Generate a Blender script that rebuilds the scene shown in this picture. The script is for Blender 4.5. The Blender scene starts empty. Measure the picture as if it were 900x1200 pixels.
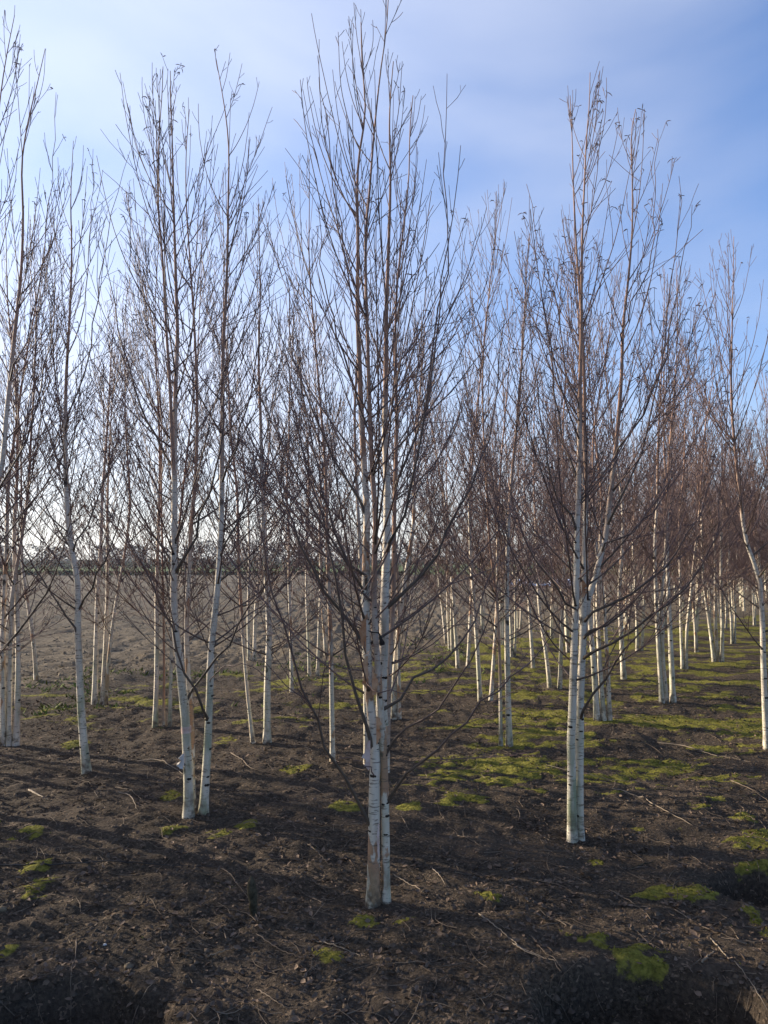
import bpy, math, random
import numpy as np

scene = bpy.context.scene
C = scene.collection
R = math.radians

# ------------------------------------------------------------------ camera
CAM_H = 1.6
FPX = 900.0                      # focal length in pixels of the 900 x 1200 photograph
PITCH = math.atan(54 / FPX)
cam = bpy.data.cameras.new('camera')
cam.sensor_fit = 'VERTICAL'
cam.sensor_height = 36.0
cam.lens = 27.0
cam.clip_start = 0.05
cam.clip_end = 3000
cam_o = bpy.data.objects.new('camera', cam)
cam_o.location = (0, 0, CAM_H)
cam_o.rotation_euler = (R(90) + PITCH, 0, 0)
C.objects.link(cam_o)
scene.camera = cam_o

# ------------------------------------------------------------------ light
SUN_EL = R(10.5)
SUN_AZ = R(-64)                  # from +Y (view direction), negative = left
sun_dir = np.array([math.sin(SUN_AZ) * math.cos(SUN_EL), math.cos(SUN_AZ) * math.cos(SUN_EL), math.sin(SUN_EL)])
sun = bpy.data.lights.new('sun', 'SUN')
sun.energy = 5.0
sun.angle = R(0.6)
sun.color = (1.0, 0.88, 0.72)
sun_o = bpy.data.objects.new('sun', sun)
from mathutils import Vector
sun_o.rotation_euler = Vector(sun_dir).to_track_quat('Z', 'Y').to_euler()
sun_o.location = (-20, 10, 20)
C.objects.link(sun_o)

world = bpy.data.worlds.new('World')
scene.world = world
world.use_nodes = True
wn, wl = world.node_tree.nodes, world.node_tree.links
bg = wn['Background']
bg.inputs['Strength'].default_value = 0.11
sky = wn.new('ShaderNodeTexSky')
sky.sky_type = 'NISHITA'
sky.sun_disc = False
sky.sun_elevation = SUN_EL
sky.sun_rotation = SUN_AZ
sky.air_density = 1.0
sky.dust_density = 0.6
sky.ozone_density = 5.0


def wnode(t, **kw):
    n = wn.new(t)
    for k, v in kw.items():
        setattr(n, k, v)
    return n


def wmath(op, a, b=None, c=None):
    n = wnode('ShaderNodeMath', operation=op)
    for i, v in enumerate((a, b, c)):
        if v is None:
            continue
        if isinstance(v, (int, float)):
            n.inputs[i].default_value = v
        else:
            wl.new(v, n.inputs[i])
    return n.outputs[0]


tc = wnode('ShaderNodeTexCoord')
dirv = tc.outputs['Generated']
# a thin veil of high cloud, thicker towards the sun, with soft wisps
mp = wnode('ShaderNodeMapping')
mp.inputs['Rotation'].default_value = (R(20), R(-35), R(25))
mp.inputs['Scale'].default_value = (1.0, 1.4, 3.0)
wl.new(dirv, mp.inputs['Vector'])
nz = wnode('ShaderNodeTexNoise')
nz.inputs['Scale'].default_value = 1.5
nz.inputs['Detail'].default_value = 6
nz.inputs['Roughness'].default_value = 0.45
nz.inputs['Distortion'].default_value = 0.4
wl.new(mp.outputs[0], nz.inputs['Vector'])
dt = wnode('ShaderNodeVectorMath', operation='DOT_PRODUCT')
wl.new(dirv, dt.inputs[0])
dt.inputs[1].default_value = tuple(sun_dir)
sep = wnode('ShaderNodeSeparateXYZ')
wl.new(dirv, sep.inputs[0])
veil = wmath('ADD', wmath('MULTIPLY', wmath('SUBTRACT', nz.outputs['Fac'], 0.5), 1.7), wmath('MULTIPLY_ADD', wmath('MAXIMUM', dt.outputs['Value'], -0.08), 0.75, 0.20))
low = wmath('POWER', wmath('SUBTRACT', 1.0, wmath('ABSOLUTE', sep.outputs['Z'])), 6.0)
veil = wmath('ADD', veil, wmath('MULTIPLY', low, 0.45))
mr = wnode('ShaderNodeMapRange', interpolation_type='SMOOTHSTEP')
wl.new(veil, mr.inputs['Value'])
mr.inputs['From Min'].default_value = -0.25
mr.inputs['From Max'].default_value = 1.15
mr.inputs['To Max'].default_value = 0.85
# the veil's own brightness: forward scatter makes it brighter near the sun
cb = wmath('MULTIPLY_ADD', wmath('POWER', wmath('MAXIMUM', dt.outputs['Value'], 0.0), 2.0), 2.1, 3.15)
cc = wnode('ShaderNodeMix', data_type='RGBA')
cc.inputs['A'].default_value = (0.90, 0.99, 1.25, 1)
cc.inputs['B'].default_value = (1.30, 1.24, 1.12, 1)
wl.new(low, cc.inputs['Factor'])
cs = wnode('ShaderNodeVectorMath', operation='SCALE')
wl.new(cc.outputs['Result'], cs.inputs[0])
wl.new(cb, cs.inputs['Scale'])
skym = wnode('ShaderNodeMix', data_type='RGBA')
wl.new(mr.outputs[0], skym.inputs['Factor'])
tint = wnode('ShaderNodeVectorMath', operation='MULTIPLY')
wl.new(sky.outputs[0], tint.inputs[0])
tint.inputs[1].default_value = (1.12, 1.20, 1.34)
wl.new(tint.outputs[0], skym.inputs['A'])
wl.new(cs.outputs[0], skym.inputs['B'])
wl.new(skym.outputs['Result'], bg.inputs['Color'])

scene.view_settings.view_transform = 'Standard'
scene.view_settings.look = 'None'
scene.view_settings.exposure = 1.18
scene.view_settings.gamma = 1.0

# ------------------------------------------------------------------ helpers


def ray(px, py):
    cx, cy = (px - 450) / FPX, (600 - py) / FPX
    cp, sp = math.cos(PITCH), math.sin(PITCH)
    return np.array([cx, cp - cy * sp, sp + cy * cp])


def at(px, py, Y):
    """point at depth Y seen at photograph pixel px, py"""
    d = ray(px, py)
    return np.array([0, 0, CAM_H]) + d * (Y / d[1])


def gpt(px, py):
    """point on the flat ground at photograph pixel px, py"""
    d = ray(px, py)
    return np.array([0, 0, CAM_H]) + d * (CAM_H / -d[2])


def tag(o, label=None, cat=None, group=None, kind=None):
    if label: o['label'] = label
    if cat: o['category'] = cat
    if group: o['group'] = group
    if kind: o['kind'] = kind
    return o


def empty(name, loc, label, cat, group=None):
    o = bpy.data.objects.new(name, None)
    o.empty_display_size = 0.2
    o.location = tuple(loc)
    C.objects.link(o)
    return tag(o, label, cat, group)


def mesh_from(name, v, faces, mats, attrs=None, smooth=True):
    """v (n,3); faces: (m,k) int array or a list of such arrays of different k"""
    if isinstance(faces, np.ndarray):
        faces = [faces]
    me = bpy.data.meshes.new(name)
    me.vertices.add(len(v))
    me.vertices.foreach_set('co', np.asarray(v, np.float32).ravel())
    idx = np.concatenate([f.ravel() for f in faces]).astype(np.int32)
    cnt = np.concatenate([np.full(len(f), f.shape[1]) for f in faces])
    start = np.concatenate([[0], np.cumsum(cnt)[:-1]]).astype(np.int32)
    me.loops.add(len(idx))
    me.loops.foreach_set('vertex_index', idx)
    me.polygons.add(len(cnt))
    me.polygons.foreach_set('loop_start', start)
    me.update(calc_edges=True)
    me.polygons.foreach_set('use_smooth', np.full(len(cnt), smooth))
    for k, a in (attrs or {}).items():
        at_ = me.attributes.new(k, 'FLOAT', 'POINT')
        at_.data.foreach_set('value', np.asarray(a, np.float32))
    for m in (mats if isinstance(mats, (list, tuple)) else [mats]):
        me.materials.append(m)
    me.validate()
    return me


def link(name, me, parent=None, loc=None):
    o = bpy.data.objects.new(name, me)
    C.objects.link(o)
    if parent is not None: o.parent = parent
    if loc is not None: o.location = tuple(loc)
    return o


def tubes(P, Rr, sides):
    """P (M,n,3) paths, Rr (M,n) radii -> verts, quads, radius per vertex"""
    M, n, _ = P.shape
    T = np.gradient(P, axis=1)
    T /= np.linalg.norm(T, axis=2, keepdims=True) + 1e-9
    main = P[:, -1] - P[:, 0]
    ax = np.where(np.abs(main[:, 2:3]) > np.abs(main[:, 0:1]), np.array([[1., 0, 0]]), np.array([[0., 0, 1]]))
    U = ax[:, None, :] - (T * ax[:, None, :]).sum(2, keepdims=True) * T
    U /= np.linalg.norm(U, axis=2, keepdims=True) + 1e-9
    W = np.cross(T, U)
    a = np.arange(sides) * 2 * math.pi / sides
    V = P[:, :, None, :] + Rr[:, :, None, None] * (np.cos(a)[None, None, :, None] * U[:, :, None, :] + np.sin(a)[None, None, :, None] * W[:, :, None, :])
    k = np.arange(sides)
    k2 = (k + 1) % sides
    base = (np.arange(M)[:, None] * n + np.arange(n - 1)[None, :]).ravel() * sides
    F = np.stack([base[:, None] + k, base[:, None] + k2, base[:, None] + sides + k2, base[:, None] + sides + k], axis=2).reshape(-1, 4)
    rad = np.repeat(Rr[:, :, None], sides, axis=2)
    return V.reshape(-1, 3), F, rad.ravel()


def join(parts):
    vs, fs, rs, off = [], [], [], 0
    for v, f, r in parts:
        vs.append(v); fs.append(f + off); rs.append(r); off += len(v)
    return np.concatenate(vs), np.concatenate(fs), np.concatenate(rs)


def spline(pts, n):
    """Catmull-Rom resample of a short list of points"""
    p = np.asarray(pts, float)
    d = np.concatenate([[0], np.cumsum(np.linalg.norm(np.diff(p, axis=0), axis=1))])
    t = np.linspace(0, d[-1], n)
    m = np.gradient(p, d, axis=0) if len(p) > 2 else np.repeat((p[1:] - p[:1]) / max(d[-1], 1e-9), 2, axis=0)
    i = np.clip(np.searchsorted(d, t, side='right') - 1, 0, len(p) - 2)
    h = (d[i + 1] - d[i])[:, None]
    s = ((t - d[i]) / (d[i + 1] - d[i]))[:, None]
    return (2 * s**3 - 3 * s**2 + 1) * p[i] + (s**3 - 2 * s**2 + s) * h * m[i] + (-2 * s**3 + 3 * s**2) * p[i + 1] + (s**3 - s**2) * h * m[i + 1]


_lat = np.random.RandomState(5).rand(256, 256)


def vnoise(x, y, s):
    x = np.asarray(x, float) * s + 1000.3
    y = np.asarray(y, float) * s + 1000.7
    xi, yi = np.floor(x).astype(int), np.floor(y).astype(int)
    fx, fy = x - xi, y - yi
    fx = fx * fx * (3 - 2 * fx); fy = fy * fy * (3 - 2 * fy)
    a = _lat[xi % 256, yi % 256]; b = _lat[(xi + 1) % 256, yi % 256]
    c = _lat[xi % 256, (yi + 1) % 256]; d = _lat[(xi + 1) % 256, (yi + 1) % 256]
    return (a * (1 - fx) + b * fx) * (1 - fy) + (c * (1 - fx) + d * fx) * fy


def sstep(a, b, x):
    t = np.clip((x - a) / (b - a), 0, 1)
    return t * t * (3 - 2 * t)


# ------------------------------------------------------------------ materials


def new_mat(name, rough=0.9, spec=0.2):
    m = bpy.data.materials.new(name)
    m.use_nodes = True
    b = m.node_tree.nodes['Principled BSDF']
    b.inputs['Roughness'].default_value = rough
    b.inputs['Specular IOR Level'].default_value = spec
    return m, m.node_tree.nodes, m.node_tree.links, b


class NT:
    def __init__(self, nodes, links):
        self.n, self.l = nodes, links

    def node(self, t, **kw):
        n = self.n.new(t)
        for k, v in kw.items(): setattr(n, k, v)
        return n

    def put(self, v, sock):
        if isinstance(v, (int, float)): sock.default_value = v
        elif isinstance(v, tuple): sock.default_value = v if len(v) != 3 or sock.type == 'VECTOR' else v + (1,)
        else: self.l.new(v, sock)

    def math(self, op, a, b=0.0, c=0.0):
        n = self.node('ShaderNodeMath', operation=op)
        for i, v in enumerate((a, b, c)): self.put(v, n.inputs[i])
        return n.outputs[0]

    def mix(self, f, a, b, blend='MIX'):
        n = self.node('ShaderNodeMix', data_type='RGBA', blend_type=blend)
        self.put(f, n.inputs['Factor']); self.put(a, n.inputs['A']); self.put(b, n.inputs['B'])
        return n.outputs['Result']

    def ramp(self, v, a, b, lo=0.0, hi=1.0):
        n = self.node('ShaderNodeMapRange', interpolation_type='SMOOTHSTEP')
        self.put(v, n.inputs['Value'])
        for k, x in (('From Min', a), ('From Max', b), ('To Min', lo), ('To Max', hi)): n.inputs[k].default_value = x
        return n.outputs[0]

    def noise(self, vec, scale, detail=4, rough=0.55, stretch=None, dist=0.0):
        if stretch:
            m = self.node('ShaderNodeMapping')
            m.inputs['Scale'].default_value = stretch
            self.l.new(vec, m.inputs['Vector']); vec = m.outputs[0]
        n = self.node('ShaderNodeTexNoise')
        self.l.new(vec, n.inputs['Vector'])
        n.inputs['Scale'].default_value = scale
        n.inputs['Detail'].default_value = detail
        n.inputs['Roughness'].default_value = rough
        n.inputs['Distortion'].default_value = dist
        return n.outputs['Fac']

    def attr(self, name):
        return self.node('ShaderNodeAttribute', attribute_name=name).outputs['Fac']

    def bump(self, h, strength, dist, bsdf):
        n = self.node('ShaderNodeBump')
        n.inputs['Strength'].default_value = strength
        n.inputs['Distance'].default_value = dist
        self.put(h, n.inputs['Height'])
        self.l.new(n.outputs[0], bsdf.inputs['Normal'])


def bark_material(name, peel, algae):
    m, n, l, b = new_mat(name, 0.75, 0.25)
    t = NT(n, l)
    co = t.node('ShaderNodeTexCoord').outputs['Object']
    oi = t.node('ShaderNodeObjectInfo').outputs['Random']
    sh = t.node('ShaderNodeVectorMath', operation='ADD')
    l.new(co, sh.inputs[0])
    cmb = t.node('ShaderNodeCombineXYZ')
    for i in range(3): t.put(t.math('MULTIPLY', oi, 13.0 + i), cmb.inputs[i])
    l.new(cmb.outputs[0], sh.inputs[1])
    co2 = sh.outputs[0]
    rad = t.attr('rad')
    z = t.node('ShaderNodeSeparateXYZ'); l.new(co, z.inputs[0]); z = z.outputs['Z']
    white = t.mix(t.noise(co2, 9, 4, stretch=(1, 1, 0.35)), (0.58, 0.495, 0.37), (0.81, 0.72, 0.575))
    # cream and pink inner bark showing through in long soft patches
    pk = t.ramp(t.noise(co2, 4.0, 3, stretch=(1.6, 1.6, 0.45)), 0.52, 0.66)
    white = t.mix(t.math('MULTIPLY', pk, 0.55), white, (0.52, 0.39, 0.29))
    # curling copper peel
    pe = t.ramp(t.noise(co2, 5.5, 4, stretch=(2.2, 2.2, 0.8)), 0.70 - peel, 0.735 - peel)
    white = t.mix(t.math('MULTIPLY', pe, 0.85), white, (0.40, 0.19, 0.085))
    # grey and olive weathering in irregular blotches
    we = t.ramp(t.noise(co2, 11, 5, 0.65, stretch=(1.2, 1.2, 0.5)), 0.50, 0.72)
    white = t.mix(t.math('MULTIPLY', we, 0.62), white, (0.27, 0.235, 0.165))
    # lenticels, fine dark dashes round the stem
    le = t.ramp(t.noise(co2, 17, 3, stretch=(1, 1, 6.0)), 0.58, 0.64)
    white = t.mix(t.math('MULTIPLY', le, 0.8), white, (0.16, 0.12, 0.09))
    # old branch scars
    vo = t.node('ShaderNodeTexVoronoi')
    mp_ = t.node('ShaderNodeMapping'); mp_.inputs['Scale'].default_value = (6, 6, 5)
    l.new(co2, mp_.inputs['Vector']); l.new(mp_.outputs[0], vo.inputs['Vector'])
    vo.inputs['Scale'].default_value = 1.0
    sc = t.ramp(t.math('ADD', vo.outputs['Distance'], t.math('MULTIPLY', t.noise(co2, 30, 3), 0.22)), 0.27, 0.20)
    white = t.mix(t.math('MULTIPLY', sc, 0.9), white, (0.035, 0.028, 0.024))
    # algae and dirt low on the stem
    al = t.math('MULTIPLY', t.ramp(z, 1.3, 0.15), t.ramp(t.noise(co2, 6, 4, stretch=(2, 2, 0.6)), 0.36, 0.66))
    white = t.mix(t.math('MULTIPLY', al, algae), white, (0.27, 0.30, 0.17))
    di = t.math('MULTIPLY', t.ramp(z, 0.26, 0.0), t.ramp(t.noise(co2, 18, 4), 0.38, 0.66))
    white = t.mix(di, white, (0.12, 0.085, 0.055))
    young = t.mix(t.noise(co2, 14, 3, stretch=(1, 1, 0.5)), (0.20, 0.105, 0.07), (0.48, 0.30, 0.20))
    col = t.mix(t.ramp(t.math('ADD', rad, t.math('MULTIPLY', t.math('SUBTRACT', t.noise(co2, 8, 3, stretch=(1, 1, 0.4)), 0.5), 0.010)), 0.0115, 0.0175), young, white)
    l.new(col, b.inputs['Base Color'])
    t.bump(t.math('ADD', t.noise(co2, 40, 4, stretch=(1, 1, 3)), t.math('MULTIPLY', pe, 0.6)), 0.8, 0.006, b)
    return m


BARK = bark_material('birch_bark', 0.02, 0.6)
BARK_PEEL = bark_material('birch_bark_peeling', 0.155, 0.4)
BARK_GREEN = bark_material('birch_bark_green', -0.02, 0.95)


def twig_material():
    m, n, l, b = new_mat('birch_twig', 0.6, 0.35)
    t = NT(n, l)
    co = t.node('ShaderNodeTexCoord').outputs['Object']
    rad = t.attr('rad')
    v = t.noise(co, 7, 3)
    thin = t.mix(v, (0.110, 0.067, 0.056), (0.205, 0.128, 0.103))
    thick = t.mix(t.noise(co, 20, 3), (0.060, 0.043, 0.032), (0.145, 0.105, 0.070))
    l.new(t.mix(t.ramp(rad, 0.003, 0.0075), thin, thick), b.inputs['Base Color'])
    return m


TWIG = twig_material()


def plain(name, c1, c2, scale, rough=0.9, spec=0.15, bump=0.0):
    m, n, l, b = new_mat(name, rough, spec)
    t = NT(n, l)
    co = t.node('ShaderNodeTexCoord').outputs['Object']
    f = t.ramp(t.noise(co, scale, 5, 0.6), 0.3, 0.7)
    l.new(t.mix(f, c1, c2), b.inputs['Base Color'])
    if bump: t.bump(f, bump, 0.01, b)
    return m


CATKIN = plain('catkin', (0.07, 0.05, 0.055), (0.13, 0.095, 0.085), 30)
PEEL = plain('peeled_bark', (0.40, 0.17, 0.07), (0.62, 0.38, 0.22), 18, 0.7, 0.2, 0.3)
PEEL_PINK = plain('pink_bark', (0.50, 0.33, 0.26), (0.72, 0.58, 0.50), 14, 0.7, 0.2, 0.3)
PEEL_WHITE = plain('white_bark_curl', (0.50, 0.46, 0.41), (0.66, 0.61, 0.55), 14, 0.7, 0.2, 0.2)
KNOT = plain('dark_knot', (0.015, 0.012, 0.010), (0.05, 0.04, 0.03), 60, 0.9)
LEAF = plain('dry_leaf', (0.055, 0.038, 0.028), (0.21, 0.145, 0.10), 16, 0.8, 0.15)
DEADTWIG = plain('dead_twig', (0.09, 0.065, 0.045), (0.22, 0.165, 0.115), 8, 0.8)
PALETWIG = plain('pale_twig', (0.17, 0.13, 0.09), (0.31, 0.245, 0.175), 8, 0.8)
MOSS = plain('moss', (0.110, 0.106, 0.018), (0.285, 0.258, 0.050), 6, 1.0, 0.05)
WEED = plain('weed', (0.070, 0.11, 0.020), (0.17, 0.20, 0.05), 3, 0.9, 0.1)
CLOD = plain('soil_clod', (0.044, 0.034, 0.025), (0.13, 0.098, 0.07), 7, 1.0, 0.05, 0.4)
CLODF = plain('field_clod', (0.110, 0.087, 0.058), (0.215, 0.172, 0.118), 3, 1.0, 0.05, 0.4)
PIPE = plain('black_pipe', (0.012, 0.012, 0.012), (0.03, 0.028, 0.025), 8, 0.5, 0.4)
STAKE = plain('mossy_wood', (0.03, 0.028, 0.018), (0.10, 0.085, 0.055), 30, 0.95, 0.05, 0.5)
STONE = plain('brown_stone', (0.10, 0.075, 0.045), (0.21, 0.16, 0.10), 12, 0.9, 0.1, 0.4)
SHEET = plain('white_fleece', (0.72, 0.73, 0.76), (0.86, 0.86, 0.88), 3, 0.7, 0.2)
HEDGE = plain('hedge_leaf', (0.030, 0.038, 0.018), (0.075, 0.075, 0.038), 2, 0.9, 0.1)
WOOD = plain('woodland_twigs', (0.034, 0.032, 0.033), (0.070, 0.062, 0.058), 0.12, 1.0, 0.05)

# ------------------------------------------------------------------ ground
# planting pits: centre from the photograph, radii in metres, depth
PITS = [(gpt(60, 1186), 0.40, 0.24, 0.28), (gpt(760, 1178), 0.46, 0.25, 0.36), (gpt(905, 1036), 0.30, 0.22, 0.26)]
EDGE = lambda x: 13.4 + 0.78 * x               # far edge of the plantation
# moss cushions seen singly: photograph pixel, half width and half height in pixels
MOSS_PATCH = [(200, 979, 22, 4), (242, 982, 26, 5), (36, 983, 18, 5), (45, 1016, 20, 5), (45, 1040, 17, 9), (575, 1051, 20, 8), (432, 1074, 16, 5),
              (470, 1073, 14, 5), (700, 1107, 22, 6), (755, 1125, 30, 16), (882, 958, 22, 6), (884, 981, 28, 9), (745, 964, 10, 5), (265, 868, 14, 4),
              (478, 948, 14, 4), (415, 953, 10, 5), (570, 900, 40, 14), (540, 930, 34, 8), (700, 1006, 10, 4), (885, 1018, 30, 8), (815, 943, 16, 5),
              (838, 936, 18, 5), (205, 938, 9, 5), (92, 868, 12, 5), (290, 971, 10, 4), (790, 1048, 36, 8), (660, 1092, 10, 5), (390, 1115, 20, 5),
              (400, 950, 12, 5), (620, 905, 40, 18), (520, 905, 30, 16), (5, 1110, 8, 8), (345, 905, 14, 5), (900, 1090, 12, 16)]
_mp = [(gpt(px, py), a, b, px, py) for px, py, a, b in MOSS_PATCH]


def moss_mask(x, y):
    x = np.asarray(x, float); y = np.asarray(y, float)
    n1 = vnoise(x, y * 2.4, 1.7) * 0.40 + vnoise(x, y * 2.0, 4.3) * 0.34 + vnoise(x, y * 1.5, 11) * 0.26
    zr = sstep(-0.3, 1.0, x - 0.10 * (y - 6)) * sstep(4.9, 6.6, y) * (1 - sstep(-1, 2.5, y - EDGE(x)))
    zl = sstep(6.3, 8.6, y) * (1 - sstep(-1.2, 0.4, y - EDGE(x))) * 0.78
    zone = np.maximum(zr * 0.98, zl)
    m = sstep(0.66, 0.94, n1 + zone * 0.34 - 0.03)
    for p, a, b, px, py in _mp:
        wx = a * p[1] / FPX
        wy = abs(gpt(px, py - b)[1] - gpt(px, py + b)[1]) / 2 + 0.02
        q = ((x - p[0]) / wx) ** 2 + ((y - p[1]) / wy) ** 2
        q = q + (n1 - 0.5) * (2.2 if a < 28 else 5.0) + (vnoise(x, y * 1.5, 9) - 0.5) * 2.2 + (vnoise(x + 7, y * 1.3, 22) - 0.5) * 1.6
        m = np.maximum(m, sstep(1.15, 0.45, q))
    for (p, rx, ry, dep) in PITS:
        q = np.sqrt(((x - p[0]) / rx) ** 2 + ((y - p[1]) / ry) ** 2)
        m = m * sstep(0.85, 1.15, q + (n1 - 0.5) * 0.4)
    return m


def ground_z(x, y, detail=True):
    x = np.asarray(x, float); y = np.asarray(y, float)
    z = (vnoise(x, y, 0.45) - 0.5) * 0.06 + (vnoise(x, y, 1.4) - 0.5) * 0.05
    fld = sstep(-0.5, 1.5, y - EDGE(x))
    if detail:
        z = z + (vnoise(x, y, 5.1) - 0.5) * 0.024 + (vnoise(x, y, 13) - 0.5) * 0.022 + (vnoise(x, y, 29) - 0.5) * 0.012
        cl = np.abs(vnoise(x, y, 3.6) - 0.5) + np.abs(vnoise(x + 40, y, 8.3) - 0.5) * 0.7
        z = z + fld * (0.04 - cl * 0.09)
        z = z + 0.009 * moss_mask(x, y)
    z = z * (1 - sstep(60, 120, np.hypot(x, y)))
    for (p, rx, ry, dep) in PITS:
        q = np.sqrt(((x - p[0]) / rx) ** 2 + ((y - p[1]) / ry) ** 2) + (vnoise(x, y, 7) - 0.5) * 0.35
        z = z - dep * sstep(1.08, 0.62, q) + 0.012 * np.exp(-((q - 1.3) / 0.22) ** 2)
    return z


def axis_nodes(lo, hi, step, far_lo, far_hi, g):
    mid = list(np.arange(lo, hi, step))
    a, s = [], step
    p = mid[-1]
    while p < far_hi:
        s *= g; p += s; a.append(p)
    b, s = [], step
    p = mid[0]
    while p > far_lo:
        s *= g; p -= s; b.append(p)
    return np.array(b[::-1] + mid + a)


def build_ground():
    xs = axis_nodes(-2.6, 3.0, 0.031, -620, 620, 1.032)
    ys = axis_nodes(2.2, 5.4, 0.030, -300, 700, 1.022)
    X, Y = np.meshgrid(xs, ys)
    x, y = X.ravel(), Y.ravel()
    z = ground_z(x, y)
    nx, ny = len(xs), len(ys)
    i = (np.arange(ny - 1)[:, None] * nx + np.arange(nx - 1)[None, :]).ravel()
    F = np.stack([i, i + 1, i + nx + 1, i + nx], axis=1)
    m, n, l, b = new_mat('soil', 1.0, 0.08)
    t = NT(n, l)
    co = t.node('ShaderNodeTexCoord').outputs['Object']
    fine = t.noise(co, 60, 6, 0.7)
    med = t.noise(co, 9, 5, 0.6)
    big = t.noise(co, 1.3, 4, 0.6)
    dark = t.mix(t.ramp(fine, 0.35, 0.7), (0.033, 0.0255, 0.018), (0.118, 0.089, 0.061))
    dark = t.mix(t.ramp(big, 0.4, 0.7, 0, 0.6), dark, (0.085, 0.064, 0.048))
    pale = t.mix(t.ramp(med, 0.3, 0.7), (0.130, 0.103, 0.068), (0.235, 0.187, 0.125))
    pale = t.mix(t.ramp(fine, 0.35, 0.7, 0, 0.5), pale, (0.07, 0.052, 0.038))
    soil = t.mix(t.attr('field'), dark, pale)
    bits = t.ramp(t.noise(co, 38, 2, 0.4, dist=1.2), 0.63, 0.68)
    soil = t.mix(t.math('MULTIPLY', bits, 0.7), soil, (0.24, 0.17, 0.115))
    mo = t.ramp(t.math('ADD', t.attr('moss'), t.math('MULTIPLY', t.math('SUBTRACT', t.noise(co, 17, 6, 0.7), 0.5), 2.2)), 0.44, 0.80)
    mcol = t.mix(t.ramp(t.noise(co, 45, 4), 0.3, 0.7), (0.100, 0.095, 0.018), (0.255, 0.228, 0.046))
    l.new(t.mix(mo, soil, mcol), b.inputs['Base Color'])
    hgt = t.math('ADD', t.math('MULTIPLY', fine, 0.45), t.math('MULTIPLY', t.noise(co, 22, 5, 0.65), 0.9))
    hgt = t.math('ADD', hgt, t.math('MULTIPLY', t.attr('field'), t.math('MULTIPLY', t.noise(co, 8, 6, 0.7), 2.2)))
    t.bump(hgt, 1.0, 0.028, b)
    me = mesh_from('ground', np.stack([x, y, z], 1), F, m, {'moss': moss_mask(x, y), 'field': sstep(-1.6, 1.2, y - EDGE(x) + (vnoise(x, y, 0.8) - 0.5) * 2)})
    return tag(link('ground', me), kind='structure')


build_ground()

# far green strip beyond the bare field
gm = plain('far_grass', (0.075, 0.11, 0.028), (0.12, 0.15, 0.045), 0.2, 1.0, 0.05)
vx = np.linspace(-300, 300, 61)
v = np.concatenate([np.stack([vx, np.full(61, 73) + (vnoise(vx, vx * 0, 0.07) - 0.5) * 3, np.full(61, 0.03)], 1), np.stack([vx, np.full(61, 330.0), np.full(61, 0.03)], 1)])
ii = np.arange(60)
tag(link('grass_field', mesh_from('grass_field', v, np.stack([ii, ii + 1, ii + 62, ii + 61], 1), gm)), kind='structure')

# ------------------------------------------------------------------ birch trees


def children(rng, P, Rr, spacing, t0, t1, ang, lenf, lmin, lmax, npt, rf, rtip, up):
    """side shoots for a set of parent paths; returns paths, radii, parent index"""
    M, n, _ = P.shape
    seg = np.linalg.norm(np.diff(P, axis=1), axis=2)
    L = seg.sum(1)
    cnt = rng.poisson(np.maximum(L * (t1 - t0) / spacing, 0))
    par = np.repeat(np.arange(M), cnt)
    if len(par) == 0:
        return np.zeros((0, npt, 3)), np.zeros((0, npt)), par
    t = rng.uniform(t0, t1, len(par))
    f = t * (n - 1)
    i = np.minimum(f.astype(int), n - 2)
    w = (f - i)[:, None]
    p = P[par, i] * (1 - w) + P[par, i + 1] * w
    T = P[par, i + 1] - P[par, i]
    T /= np.linalg.norm(T, axis=1, keepdims=True) + 1e-9
    rnd = rng.normal(size=(len(par), 3)); rnd[:, 2] *= 0.6
    pe = rnd - (rnd * T).sum(1, keepdims=True) * T
    pe /= np.linalg.norm(pe, axis=1, keepdims=True) + 1e-9
    a = np.radians(rng.normal(ang, 9, len(par)))[:, None]
    d = np.cos(a) * T + np.sin(a) * pe
    ll = np.clip(L[par] * (1.05 - t) * lenf * rng.uniform(0.4, 1.15, len(par)), lmin, lmax) * rng.uniform(0.75, 1.2, len(par))
    s = np.linspace(0, 1, npt)[None, :, None]
    bend = np.zeros((len(par), 1, 3)); bend[:, 0, 2] = up * rng.uniform(0.3, 1.3, len(par))
    bend[:, 0, :2] = rng.normal(0, 0.06, (len(par), 2))
    q = p[:, None] + ll[:, None, None] * (s * d[:, None] + bend * s * s)
    q[:, 1:-1] += rng.normal(0, 1, q[:, 1:-1].shape) * (ll * 0.010)[:, None, None]
    rp = Rr[par, i] * (1 - w[:, 0]) + Rr[par, i + 1] * w[:, 0]
    r0 = np.maximum(np.minimum(rp * 0.8, rf * ll + rtip), rtip)
    r = r0[:, None] + (rtip - r0)[:, None] * (np.linspace(0, 1, npt) ** 0.8)[None]
    r *= rng.uniform(0.85, 1.2, r.shape)
    return q, r, par


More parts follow.
